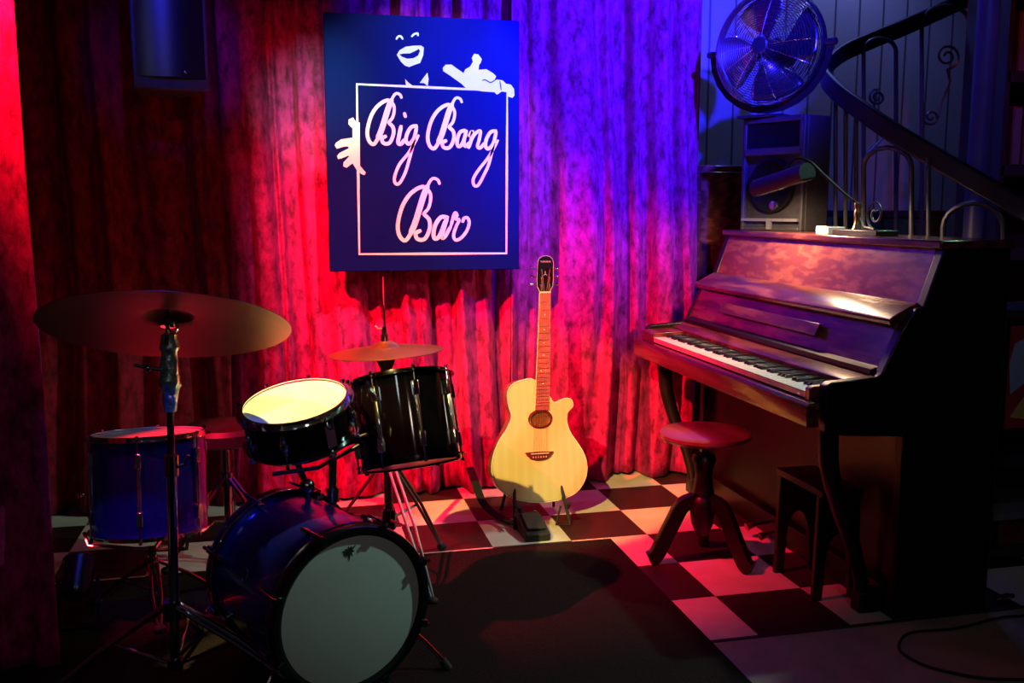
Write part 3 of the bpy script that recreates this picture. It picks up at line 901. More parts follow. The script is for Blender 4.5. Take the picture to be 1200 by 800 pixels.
hc = thing('hi_hat_cymbal', 'small upper hi-hat cymbal catching yellow and purple light', 'cymbal', (0.318, 3.25, 0.783), qh)
MB().lathe(cymbal_prof(0.196, 0.018, 0.05, 0.020), 64, closed=True).build('disc', 'bronze', hc)
ck = MB().cyl((0, 0, 0.036), (0, 0, 0.062), 0.013)
ck.cyl((0, 0, 0.062), (0, 0, 0.088), 0.009)
ck.build('clutch', 'chrome', hc)
MB().tube([(0, 0, 0.078), (-0.022, -0.006, 0.084), (-0.03, -0.006, 0.094)], 0.0035, 6).build('clutch_screw', 'chrome', hc)
hb = thing('hi_hat_cymbal', 'lower hi-hat cymbal facing up beneath the other hi-hat cymbal', 'cymbal', (0.318, 3.25, 0.780), qh)
MB(Matrix.Rotation(math.pi, 4, 'X')).lathe(cymbal_prof(0.196, 0.012, 0.05, 0.012), 64, closed=True).build('disc', 'bronze_dark', hb)

# drum stool behind the kit
ds = thing('drum_throne', 'low round dark drum stool between the floor tom and the snare', 'stool', (-0.24, 3.52, 0.0))
MB().lathe([(0, 0.435), (0.13, 0.435), (0.148, 0.445), (0.150, 0.482), (0.135, 0.498), (0, 0.502)], 44).build('seat', 'vinyl', ds)
MB().cyl((0, 0, 0.12), (0, 0, 0.436), 0.014).build('tube', 'dark_chrome', ds)
MB().cyl((0, 0, 0.27), (0, 0, 0.32), 0.022).build('leg_collar', 'dark_chrome', ds)
tripod_legs(ds, 0.30, 0.14, [R(-30), R(90), R(210)], 0.24, 'dark_chrome', 0.009)

# ------------------------------------------------------------------ guitar
GBODY = [(-0.0048, 0.4941), (-0.0503, 0.4959), (-0.0961, 0.4803), (-0.1168, 0.4475), (-0.1142, 0.3962), (-0.1038, 0.3518), (-0.1252, 0.3018), (-0.1646, 0.2456), (-0.1893, 0.1816), (-0.1914, 0.1236), (-0.1709, 0.0714), (-0.1275, 0.0321), (-0.0683, 0.009), (0.0071, -0.0021), (0.0837, 0.0028), (0.154, 0.0276), (0.1947, 0.0768), (0.206, 0.1281), (0.1956, 0.1807), (0.1694, 0.2268), (0.1402, 0.2729), (0.1264, 0.3181), (0.1309, 0.355), (0.1518, 0.3762), (0.1555, 0.3909), (0.1454, 0.4106), (0.1146, 0.4121), (0.0802, 0.3988), (0.0653, 0.4099), (0.0567, 0.425)]
from mathutils import Quaternion
gq = Quaternion((1, 0, 0), R(-9))
G = thing('acoustic_guitar', 'pale spruce-topped cutaway acoustic guitar standing upright before the red curtain', 'guitar', (0.966, 3.625, 0.090), gq)
gout = [(p.x, p.y) for p in smooth_path([(a, b, 0) for a, b in GBODY], 4, True)]
GD = 0.085
to_g = lambda a, b, d: (a, d, b)
cxg = sum(p[0] for p in gout) / len(gout)
czg = sum(p[1] for p in gout) / len(gout)
MB().prism(gout, 0.004, GD, to_g).build('body', 'guitar_side', G, bevel=0.004)
gin = [(cxg + (a - cxg) * 0.985, czg + (b - czg) * 0.985) for a, b in gout]
HX, HZ = 0.0152, 0.3345
hole = [(HX + 0.0395 * math.cos(2 * math.pi * k / 40), HZ + 0.0300 * math.sin(2 * math.pi * k / 40)) for k in range(40)]
poly_fill('soundboard', [gin], [hole], 0.006, 'spruce', G, lambda x, y, z: (x, 0.0015 + z, y))
MB().tube([(a, 0.002, b) for a, b in gout], 0.0028, 6, closed=True).build('edge_binding', 'binding', G)
rz = MB()
for s in (1.06, 1.20, 1.27):
    rz.tube([(HX + 0.0395 * s * math.cos(2 * math.pi * k / 40), -0.0018, HZ + 0.030 * s * math.sin(2 * math.pi * k / 40)) for k in range(40)], 0.0016 if s > 1.1 else 0.003, 6, closed=True)
rz.build('rosette', 'bridge_wood', G)
MB().prism([(a, b) for a, b in hole], 0.006, 0.010, to_g).build('soundhole', 'dark_wood_hole', G)
ang = math.atan2(0.0298, 0.472)          # the neck leans a touch to the right
ax = lambda z: 0.0228 + (z - 0.375) * math.tan(ang)
NK0, NK1 = 0.372, 0.8465
MB().prism([(ax(.34) - 0.030, 0.34), (ax(.34) + 0.030, 0.34), (ax(NK1) + 0.0215, NK1), (ax(NK1) - 0.0215, NK1)], 0.002, 0.024, to_g).build('neck', 'guitar_side', G, bevel=0.006)
fb = MB().prism([(ax(NK0) - 0.029, NK0), (ax(NK0) + 0.029, NK0 - 0.001), (ax(NK1) + 0.022, NK1), (ax(NK1) - 0.022, NK1)], -0.0085, 0.002, to_g).build('fretboard', 'rosewood', G)
fr = MB()
scale = 0.650
dots = MB()
for k in range(1, 22):
    z = NK1 - scale * (1 - 2 ** (-k / 12)) * 1.0
    if z < NK0 + 0.003:
        break
    w = 0.0215 + 0.0075 * (NK1 - z) / (NK1 - NK0)
    fr.tube([(ax(z) - w, -0.009, z), (ax(z) + w, -0.009, z)], 0.0009, 6)
    zm = NK1 - scale * (1 - 2 ** (-(k - 0.5) / 12))
    if k in (3, 5, 7, 9, 15):
        dots.cyl((ax(zm), -0.0092, zm), (ax(zm), -0.008, zm), 0.0028, n=10)
    if k == 12:
        for s in (-1, 1):
            dots.cyl((ax(zm) + s * 0.010, -0.0092, zm), (ax(zm) + s * 0.010, -0.008, zm), 0.0028, n=10)
fr.build('fret', 'string', fb)
dots.build('fret_marker', 'binding', fb)
bd = MB()
for s in (-1, 1):
    bd.tube([(ax(NK0) + s * 0.0295, -0.004, NK0), (ax(NK1) + s * 0.0222, -0.004, NK1)], 0.0016, 6)
bd.build('neck_binding', 'binding', G)
MB().box((ax(NK1 + .003), -0.006, NK1 + 0.003), (0.045, 0.012, 0.006)).build('nut', 'binding', G)
hx = lambda u, z: ax(NK1) + u + (z - NK1) * math.tan(ang)
HS = [(-0.0215, .8525), (-0.034, .875), (-0.036, .90), (-0.0345, .945), (-0.034, .975), (-0.028, .990), (-0.012, .998), (0.002, 1.000), (0.018, .996), (0.030, .986), (0.035, .970), (0.0345, .94), (0.036, .90), (0.034, .875), (0.0215, .8525)]
hd = MB().prism([(hx(u, z), z) for u, z in HS], 0.000, 0.016, to_g).build('headstock', 'headstock', G, bevel=0.002)
MB().tube([(hx(u * .97, z), -0.0005, z) for u, z in HS], 0.0010, 6).build('headstock_edging', 'binding', hd)
for s in (-1, 1):
    for k, z in enumerate((0.885, 0.915, 0.948)):
        pb = MB()
        x = hx(s * 0.020, z)
        pb.cyl((x, -0.010, z), (x, 0.002, z), 0.0036, n=10)
        pb.cyl((x, -0.003, z), (x, 0.001, z), 0.0062, n=12)
        pb.cyl((hx(s * 0.034, z), 0.010, z), (hx(s * 0.046, z), 0.010, z), 0.0022, n=8)
        pb.ball((hx(s * 0.052, z), 0.010, z), 0.008, (1, 0.55, 0.9), 10, 6)
        pb.build('tuning_peg', 'chrome', G)


def flat_text(name, body, size, m, parent, to):
    cu = bpy.data.curves.new(name, 'FONT')
    cu.body = body
    cu.size = size
    cu.align_x = 'CENTER'
    cu.extrude = 0.0003
    tmp = bpy.data.objects.new(name, cu)
    COL.objects.link(tmp)
    dg = bpy.context.evaluated_depsgraph_get()
    me = bpy.data.meshes.new_from_object(tmp.evaluated_get(dg))
    bpy.data.objects.remove(tmp)
    for v in me.vertices:
        v.co = Vector(to(v.co.x, v.co.y, v.co.z))
    me.materials.clear()
    me.materials.append(M[m])
    o = bpy.data.objects.new(name, me)
    COL.objects.link(o)
    o.parent = parent
    return o


flat_text('headstock_lettering', 'YAMAHA', 0.0105, 'binding', hd, lambda x, y, z: (hx(x, .972 + y), -0.0006 + z * 0.5, .972 + y))
em = MB()
for t in range(3):
    a = R(90 + 120 * t)
    em.tube([(hx(0, .925), -0.0008, .925), (hx(0.009 * math.cos(a), .925), -0.0008, .925 + 0.012 * math.sin(a))], 0.0011, 6)
em.build('headstock_emblem', 'binding', hd)
BRX, BRZ = 0.0036, 0.189
BR = [(-0.060, 0.014), (-0.050, -0.002), (-0.034, -0.014), (-0.012, -0.0185), (0.012, -0.0185), (0.034, -0.014), (0.050, -0.002), (0.060, 0.014), (0.02, 0.0155), (-0.02, 0.0155)]
br = MB().prism([(BRX + a, BRZ + b) for a, b in BR], -0.011, -0.0015, to_g).build('bridge', 'bridge_wood', G, bevel=0.002)
MB().box((BRX + 0.002, -0.0125, BRZ + 0.008), (0.074, 0.004, 0.003)).build('saddle', 'binding', br)
pn = MB()
for k in range(6):
    pn.cyl((BRX - 0.027 + 0.0108 * k, -0.0135, BRZ - 0.006), (BRX - 0.027 + 0.0108 * k, -0.010, BRZ - 0.006), 0.0024, n=8)
pn.build('bridge_pin', 'binding', br)
for k in range(6):
    u0, u1 = -0.027 + 0.0108 * k, -0.0175 + 0.007 * k
    s = -1 if k < 3 else 1
    zt = (0.885, 0.915, 0.948)[k if k < 3 else 5 - k]
    MB().tube([(BRX + u0, -0.0135, BRZ - 0.004), (BRX + u0, -0.0145, BRZ + 0.008), (ax(NK1) + u1, -0.0125, NK1 + 0.003), (hx(s * 0.0185, zt), -0.007, zt)], 0.0006, 5).build('string', 'string', G)

gs = thing('guitar_stand', 'small black folding stand under the acoustic guitar', 'stand', (0.962, 3.66, 0.0))
for s in (-1, 1):
    fm = MB()
    fm.tube([(s * 0.115, -0.095, 0.006), (s * 0.100, -0.03, 0.13), (s * 0.075, 0.05, 0.30)], 0.0065, 8)
    fm.tube([(s * 0.115, 0.15, 0.006), (s * 0.095, 0.08, 0.18), (s * 0.075, 0.05, 0.30)], 0.0065, 8)
    fm.tube([(s * 0.115, -0.095, 0.006), (s * 0.060, -0.082, 0.006), (s * 0.085, -0.06, 0.075)], 0.0045, 8)
    fm.build('side_frame', 'rubber', gs)
    MB().tube([(s * 0.103, -0.035, 0.10), (s * 0.10, -0.115, 0.085), (s * 0.10, -0.128, 0.105)], 0.008, 8).build('body_rest', 'felt', gs)
MB().tube([(-0.10, 0.0, 0.16), (0.10, 0.0, 0.16)], 0.005, 8).build('cross_bar', 'rubber', gs)
MB().tube([(-0.075, 0.05, 0.30), (0.075, 0.05, 0.30)], 0.0065, 8).build('top_bar', 'rubber', gs)

pd = thing('effects_pedal', 'black foot pedal on the tiles beneath the guitar', 'pedal', (0.905, 3.50, 0.0))
MB().prism([(-0.085, 0), (0.085, 0), (0.085, 0.055), (0.04, 0.062), (-0.085, 0.030)], -0.05, 0.05, lambda a, b, d: (d, a, b)).build('housing', 'rubber', pd, bevel=0.006)
MB().box((0, -0.005, 0.056), (0.075, 0.12, 0.012), Matrix.Rotation(R(13), 3, 'X')).build('treadle', 'rubber', pd, bevel=0.004)
kn = MB()
for k in (-1, 1):
    kn.cyl((k * 0.025, 0.065, 0.055), (k * 0.025, 0.065, 0.074), 0.009, n=14)
kn.build('knob', 'dark_chrome', pd)
sp = smooth_path([(0.735, 3.93, 0.165), (0.745, 3.86, 0.12), (0.765, 3.80, 0.05), (0.80, 3.74, 0.018), (0.83, 3.66, 0.014), (0.86, 3.60, 0.016), (0.89, 3.585, 0.02)], 6)
o = MB().sweep(sp, 0.034, 0.007).build('guitar_strap', 'felt')
tag(o, 'black strap running down from the curtain hem to the pedal under the guitar', 'strap')

# ------------------------------------------------------------------ piano stool
st = thing('piano_stool', 'round reddish wooden piano stool on three curved legs before the keyboard', 'stool', (1.425, 3.075, 0.0))
MB().lathe([(0, 0.452), (0.125, 0.452), (0.152, 0.458), (0.162, 0.470), (0.160, 0.480), (0.150, 0.488), (0, 0.492)], 56).build('seat', 'stool_seat', st)
MB().cyl((0, 0, 0.36), (0, 0, 0.452), 0.014).build('screw_shaft', 'dark_chrome', st)
MB().lathe([(0, 0.437), (0.055, 0.437), (0.06, 0.446), (0.058, 0.453), (0, 0.453)], 28).build('seat_plate', 'mahogany_dark', st)
MB().lathe([(0, 0.10), (0.022, 0.105), (0.030, 0.125), (0.040, 0.15), (0.046, 0.20), (0.044, 0.235), (0.034, 0.25), (0.040, 0.262), (0.036, 0.28), (0.030, 0.33), (0.036, 0.36), (0.044, 0.385), (0.036, 0.405), (0, 0.405)], 30).build('column', 'mahogany_dark', st)
for a in (R(172), R(62), R(-50)):
    c, s = math.cos(a), math.sin(a)
    pth = smooth_path([(0.030, 0, 0.235), (0.075, 0, 0.215), (0.110, 0, 0.150), (0.145, 0, 0.075), (0.170, 0, 0.030), (0.192, 0, 0.018)], 5)
    lg = MB().sweep([(p.x * c, p.x * s, p.z) for p in pth], 0.036, 0.048)
    lg.build('leg', 'mahogany_dark', st, bevel=0.004)

# ------------------------------------------------------------------ upright piano
PY0, PY1 = 2.482, 3.945
P = thing('upright_piano', 'glossy mahogany upright piano with its keyboard open', 'piano', (1.80, (PY0 + PY1) / 2, 0.0))
ox, oy = 1.80, (PY0 + PY1) / 2
to_p = lambda a, b, d: (a - ox, d - oy, b)
PROF = [(1.800, 0.0), (1.800, 0.585), (1.60, 0.598), (1.536, 0.612), (1.530, 0.752), (1.548, 0.762), (1.700, 0.772), (1.716, 0.785), (1.768, 0.895), (1.798, 0.945), (1.822, 0.975), (1.842, 0.978), (1.902, 1.150), (2.135, 1.150), (2.135, 0.0)]
for y0, y1 in ((PY0, PY0 + 0.036), (PY1 - 0.036, PY1)):
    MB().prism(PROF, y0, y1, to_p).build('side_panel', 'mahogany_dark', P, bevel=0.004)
ya, yb = PY0 + 0.036, PY1 - 0.036
bx = lambda x0, x1, z0, z1, m, nm, b=0.003, y0=ya, y1=yb: MB().box(((x0 + x1) / 2 - ox, (y0 + y1) / 2 - oy, (z0 + z1) / 2), (x1 - x0, y1 - y0, z1 - z0)).build(nm, m, P, bevel=b)
bx(1.885, 2.150, 1.150, 1.176, 'mahogany', 'top_lid', 0.006, PY0 - 0.006, PY1 + 0.006)
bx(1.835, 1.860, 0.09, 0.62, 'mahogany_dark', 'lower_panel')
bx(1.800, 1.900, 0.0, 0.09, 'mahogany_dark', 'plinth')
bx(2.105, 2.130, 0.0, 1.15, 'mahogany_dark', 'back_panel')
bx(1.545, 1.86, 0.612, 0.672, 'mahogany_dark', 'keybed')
MB().prism([(1.842, 0.955), (1.902, 1.150), (1.918, 1.150), (1.862, 0.955)], ya, yb, to_p).build('upper_panel', 'mahogany_panel', P)
MB().prism([(1.478, 0.628), (1.474, 0.690), (1.482, 0.702), (1.502, 0.704), (1.520, 0.628)], ya - 0.030, yb + 0.030, to_p).build('key_slip', 'mahogany', P, bevel=0.003)
KY0 = 2.548
KW = 1.225 / 52
for nm, y0, y1 in (('key_block', ya, KY0 - 0.002), ('key_block', KY0 + 52 * KW + 0.002, yb)):
    MB().prism([(1.500, 0.672), (1.500, 0.738), (1.512, 0.745), (1.715, 0.752), (1.715, 0.672)], y0, y1, to_p).build(nm, 'mahogany', P, bevel=0.003)
# name strip behind the keys, fallboard, its ledge and the folded lid
MB().prism([(1.640, 0.672), (1.640, 0.752), (1.650, 0.758), (1.716, 0.775), (1.722, 0.672)], ya, yb, to_p).build('name_strip', 'mahogany', P, bevel=0.002)
MB().prism([(1.700, 0.772), (1.700, 0.790), (1.738, 0.800), (1.742, 0.772)], ya, yb, to_p).build('fallboard_ledge', 'mahogany_dark', P, bevel=0.003)
fall = MB().prism([(1.725, 0.790), (1.786, 0.935), (1.802, 0.935), (1.745, 0.790)], ya, yb, to_p).build('fallboard', 'mahogany', P, bevel=0.002)
MB().prism([(1.734, 0.842), (1.722, 0.846), (1.738, 0.886), (1.752, 0.880)], 2.875, 3.62, to_p).build('music_ledge', 'mahogany', fall, bevel=0.002)
MB().prism([(1.752, 0.922), (1.748, 0.938), (1.756, 0.948), (1.842, 0.990), (1.860, 0.976), (1.852, 0.955)], ya - 0.012, yb + 0.012, to_p).build('folded_lid', 'mahogany', P, bevel=0.004)
wk = None
for k in range(52):
    y = KY0 + (k + 0.5) * KW
    if wk is None:
        mb = MB().box((1.573 - ox, 0, 0.7175), (0.142, KW - 0.0011, 0.021))
        mb.box((1.504 - ox, 0, 0.7265), (0.010, KW - 0.0011, 0.004))
        wk = mb.build('white_key', 'ivory', P, bevel=0.0012)
        wk.location.y = y - oy
    else:
        c = wk.copy(); COL.objects.link(c); c.parent = P; c.location.y = y - oy
bkk = None
for k in range(51):
    # from the treble end (nearest the camera) downwards: C8 B A G F E D ...
    up = 51 - (k + 1)                      # index of the white key on the bass side, counted from A0
    if up % 7 in (1, 4):                   # no black key between B-C and E-F
        continue
    y = KY0 + (k + 1) * KW
    if bkk is None:
        bkk = MB().prism([(1.552, 0.728), (1.556, 0.739), (1.640, 0.741), (1.640, 0.728)], -0.0055, 0.0055, lambda a, b, d: (a - ox, d, b)).build('black_key', 'ebony', P, bevel=0.0012)
        bkk.location.y = y - oy
    else:
        c = bkk.copy(); COL.objects.link(c); c.parent = P; c.location.y = y - oy
for y in (PY0 + 0.09, PY1 - 0.06):
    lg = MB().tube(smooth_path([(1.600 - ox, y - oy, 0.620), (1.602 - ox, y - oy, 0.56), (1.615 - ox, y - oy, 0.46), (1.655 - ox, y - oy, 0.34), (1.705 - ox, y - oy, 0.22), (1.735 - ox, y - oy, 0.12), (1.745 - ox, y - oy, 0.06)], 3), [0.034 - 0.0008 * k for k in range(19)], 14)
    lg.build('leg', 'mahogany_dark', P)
    MB().box((1.775 - ox, y - oy, 0.035), (0.10, 0.055, 0.07)).build('toe', 'mahogany_dark', P, bevel=0.006)
for k in (-1, 0, 1):
    if k:
        MB().tube([(1.80 - ox, k * 0.055, 0.06), (1.74 - ox, k * 0.055, 0.055), (1.70 - ox, k * 0.055, 0.045)], [0.006, 0.008, 0.016], 10).build('pedal', 'brass', P)

# low wooden stool under the treble end of the keyboard
ls = thing('wooden_stool', 'dark low wooden stool with arched sides tucked under the keyboard', 'stool', (1.715, 2.80, 0.0))
MB().box((0, 0, 0.362), (0.15, 0.30, 0.024)).build('seat', 'mahogany_dark', ls, bevel=0.004)
for s in (-1, 1):
    ar = [(-0.075, 0.35), (0.075, 0.35), (0.082, 0.0), (0.050, 0.0), (0.040, 0.16), (0.022, 0.21), (0.0, 0.225), (-0.022, 0.21), (-0.040, 0.16), (-0.050, 0.0), (-0.082, 0.0)]
    MB().prism(ar, s * 0.125 - 0.010, s * 0.125 + 0.010, lambda a, b, d: (a, d, b)).build('side_board', 'mahogany_dark', ls, bevel=0.003)

# ------------------------------------------------------------------ things on the piano
PT = 1.176
sk_y = R(24)
spk = thing('floor_monitor', 'tall loudspeaker with a horn opening standing on the piano lid under the fan', 'speaker', (2.062, 3.735, PT), Quaternion((0, 0, 1), sk_y))
SW, SD, SH = 0.315, 0.175, 0.470          # local: front faces -X, width along Y
fx = -SD / 2


def spk_prism(poly, x0, x1):
    return MB().prism(poly, x0, x1, lambda a, b, d: (d, a, b))


cab = MB()
cab.box((0.012, 0, SH / 2), (SD - 0.024, SW, SH))
wall = 0.016
cab.box((fx + 0.012, -SW / 2 + wall / 2, SH / 2), (0.024, wall, SH))
cab.box((fx + 0.012, SW / 2 - wall / 2, SH / 2), (0.024, wall, SH))
for z in (wall / 2, SH - wall / 2):
    cab.box((fx + 0.012, 0, z), (0.024, SW - 2 * wall, wall))
cab.build('cabinet', 'speaker_box', spk, bevel=0.004)
hn = MB()
for (a, b) in (((-0.135, 0.345), (0.135, 0.445)),):
    o4 = [(a[0], a[1]), (b[0], a[1]), (b[0], b[1]), (a[0], b[1])]
    i4 = [(-0.05, 0.378), (0.05, 0.378), (0.05, 0.412), (-0.05, 0.412)]
    r0 = [hn.v((fx - 0.001, y, z)) for y, z in o4]
    r1 = [hn.v((fx + 0.020, y, z)) for y, z in i4]
    hn.bridge(r0, r1)
    hn.face(r1)
hn.build('horn', 'speaker_hole', spk)
fr = MB()
for z, h in ((0.328, 0.030), (0.455, 0.018)):
    fr.box((fx + 0.004, 0, z), (0.018, SW - 0.034, h))
for s in (-1, 1):
    fr.box((fx + 0.004, s * 0.141, 0.39), (0.018, 0.014, 0.11))
fr.build('horn_frame', 'speaker_box', spk, bevel=0.003)
wf = MB(Matrix.Translation((fx + 0.002, 0, 0.185)) @ Matrix.Rotation(R(-90), 4, 'Y'))
wf.lathe([(0.112, 0.008), (0.104, 0.012), (0.098, 0.006), (0.040, -0.010), (0.032, -0.006), (0, 0.002), (0, -0.014), (0.112, -0.014)], 40)
wf.build('woofer_cone', 'speaker_hole', spk)
ck = MB()
ck.box((fx - 0.006, 0, 0.045), (0.014, SW - 0.03, 0.012))
ck.box((fx - 0.006, 0.0, 0.022), (0.014, 0.02, 0.034))
ck.build('port_slat', 'grey_board', spk)
bp = MB(Matrix.Translation((fx - 0.010, -0.02, 0.105)) @ Matrix.Rotation(R(-90), 4, 'Y')).lathe([(0, 0.004), (0.018, 0.002), (0.022, -0.006), (0, -0.006)], 20)
bp.build('badge', 'steel', spk)

# drum fan
fq_n = Vector((-0.80, -0.58, 0.03)).normalized()
fc = Vector((2.005, 3.80, 1.935))
fan = thing('drum_fan', 'big metal fan with a wire cage standing on the loudspeaker', 'fan', (fc.x, fc.y, PT + SH))
RQ = Matrix.Translation((0, 0, fc.z - PT - SH)) @ rot_to(fq_n).to_matrix().to_4x4()
FR = 0.238
cage = []
for nm, zs, in (('front_cage', 1), ('rear_cage', -1)):
    mb = MB(RQ)
    dome = lambda r: zs * (0.020 + 0.075 * math.sqrt(max(0, 1 - (r / FR) ** 2)))
    for k in range(21):
        r = 0.045 + (FR - 0.045) * k / 20
        mb.torus(r, 0.0017 if k < 20 else 0.0035, (0, 0, dome(r)), 64, 6)
    for k in range(14):
        a = 2 * math.pi * k / 14
        mb.tube([((0.03 + (FR - 0.03) * t / 7) * math.cos(a), (0.03 + (FR - 0.03) * t / 7) * math.sin(a), dome(0.03 + (FR - 0.03) * t / 7)) for t in range(8)], 0.0015, 6)
    mb.build(nm, 'cage_wire', fan)
mb = MB(RQ).lathe([(FR, -0.022), (FR + 0.004, -0.022), (FR + 0.004, 0.022), (FR, 0.022)], 56, closed=True)
mb.build('cage_band', 'fan_metal', fan)
MB(RQ).lathe([(0, 0.100), (0.030, 0.098), (0.036, 0.092), (0.034, 0.084), (0, 0.084)], 28).build('cage_badge', 'fan_dark', fan)
MB(RQ).lathe([(0, 0.045), (0.032, 0.042), (0.040, 0.030), (0.040, -0.03), (0, -0.03)], 28).build('hub', 'fan_dark', fan)
for k in range(4):
    mb = MB(RQ @ Matrix.Rotation(R(42 + 90 * k), 4, 'Z'))
    rows = []
    for j in range(9):
        r = 0.036 + 0.182 * j / 8
        half = R(17 + 17 * math.sin(math.pi * min(1, j / 8 * 0.72)))
        row = []
        for i in range(9):
            u = i / 8 * 2 - 1
            a = u * half + 0.16 * j / 8
            row.append(mb.v((r * math.cos(a), r * math.sin(a), 0.024 * -u + 0.006 * math.cos(u * 1.5))))
        rows.append(row)
    for j in range(8):
        for i in range(8):
            mb.face([rows[j][i], rows[j][i + 1], rows[j + 1][i + 1], rows[j + 1][i]])
    bl = mb.build('blade', 'fan_metal', fan)
    sd = bl.modifiers.new('sheet', 'SOLIDIFY')
    sd.thickness = 0.002
MB(RQ).lathe([(0, -0.18), (0.045, -0.178), (0.058, -0.165), (0.060, -0.075), (0.050, -0.045), (0, -0.045)], 30).build('motor', 'fan_dark', fan)
sidev = Vector((fq_n.y, -fq_n.x, 0)).normalized()
zc = fc.z - PT - SH
yk = []
for t in range(13):
    a = math.pi * t / 12
    yk.append(sidev * ((FR + 0.028) * math.cos(a)) + Vector((0, 0, zc - (FR + 0.018) * math.sin(a) * 1.0)))
MB().sweep([Vector((p.x, p.y, max(p.z, 0.012))) for p in yk], 0.026, 0.006, fq_n).build('yoke', 'fan_metal', fan)
kb = MB()
for s in (-1, 1):
    q0 = sidev * (s * (FR + 0.002)) + Vector((0, 0, zc))
    kb.cyl(q0, q0 + sidev * (s * 0.05), 0.014, n=14)
kb.build('tilt_knob', 'fan_dark', fan)
MB().box((0, 0, 0.006), (0.16, 0.20, 0.012), Quaternion((0, 0, 1), 0.6).to_matrix()).build('base_plate', 'fan_dark', fan, bevel=0.003)

# piano lamp: block, brass upright with a scroll, long arm, tubular shade
PLX, PLY = 1.965, 3.035
pl = thing('piano_lamp', 'lit piano lamp with a tubular shade, brass upright and iron scroll on the lid', 'lamp', (PLX, PLY, PT))
MB().box((0.01, -0.03, 0.010), (0.085, 0.27, 0.020)).build('base', 'mahogany_dark', pl, bevel=0.003)
MB().lathe([(0, 0.02), (0.017, 0.022), (0.010, 0.04), (0.008, 0.06), (0.013, 0.075), (0.009, 0.09), (0.014, 0.10), (0.012, 0.112), (0, 0.115)], 20).build('upright', 'brass', pl)
MB().tube(smooth_path([(0.0, 0.0, 0.108), (-0.03, 0.05, 0.150), (-0.075, 0.11, 0.215), (-0.11, 0.15, 0.262), (-0.145, 0.19, 0.272), (-0.165, 0.22, 0.236)], 5), 0.0055, 8).build('arm', 'iron', pl)
scp = []
for k in range(40):
    t = k / 39
    a = R(-90) + 2 * math.pi * 1.6 * t
    r = 0.052 * (1 - 0.80 * t)
    scp.append((0.0, -0.105 + r * math.cos(a) * 1.0, 0.075 + r * math.sin(a)))
MB().tube([(0, -0.02, 0.06), (0, -0.045, 0.03)] + scp, 0.0042, 8).build('scroll', 'iron_light', pl)
a0, a1 = Vector((-0.186, 0.395, 0.168)), Vector((-0.148, 0.095, 0.220))
shd = (a1 - a0).normalized()
sm = MB()
up = Vector((0, 0, 1))
sv = shd.cross(up).normalized()
uv = sv.cross(shd)
rows = []
for t in (0.0, 1.0):
    row = []
    for k in range(15):
        a = R(-60) + R(280) * k / 14
        row.append(sm.v(a0 + (a1 - a0) * t + sv * (0.036 * math.cos(a)) + uv * (0.036 * math.sin(a))))
    rows.append(row)
for k in range(14):
    sm.face([rows[0][k], rows[0][k + 1], rows[1][k + 1], rows[1][k]])
sm.face(rows[0]); sm.face(list(reversed(rows[1])))
sh = sm.build('lamp_shade', 'iron', pl)
sd = sh.modifiers.new('sheet', 'SOLIDIFY'); sd.thickness = 0.002
bt = MB().cyl(a0 + shd * 0.012, a1 - shd * 0.03, 0.007, n=12)
bt.build('bulb', 'lamp_glow', pl)
ld = bpy.data.lights.new('piano_lamp_light', 'SPOT')
ld.color = (1.0, 0.62, 0.36)
ld.energy = 24.0
ld.spot_size = R(176)
ld.spot_blend = 0.35
ld.shadow_soft_size = 0.03
lo = bpy.data.objects.new('piano_lamp_light', ld)
COL.objects.link(lo)
lo.location = Vector((PLX, PLY, PT)) + (a0 + a1) / 2 + Vector((0.0, 0.0, -0.040))
lo.rotation_euler = Vector((0.02, 0.10, -0.95)).to_track_quat('-Z', 'Y').to_euler()
cb = thing('card_box', 'small bright white box on the piano lid beside the lamp base', 'box', (1.965, 3.205, PT))
MB().box((0, 0, 0.0125), (0.07, 0.085, 0.025)).build('carton', 'box_white', cb, bevel=0.002)
MB().box((-0.001, 0, 0.026), (0.070, 0.075, 0.003), Matrix.Rotation(R(2), 3, 'Y')).build('lid_flap', 'box_white', cb)

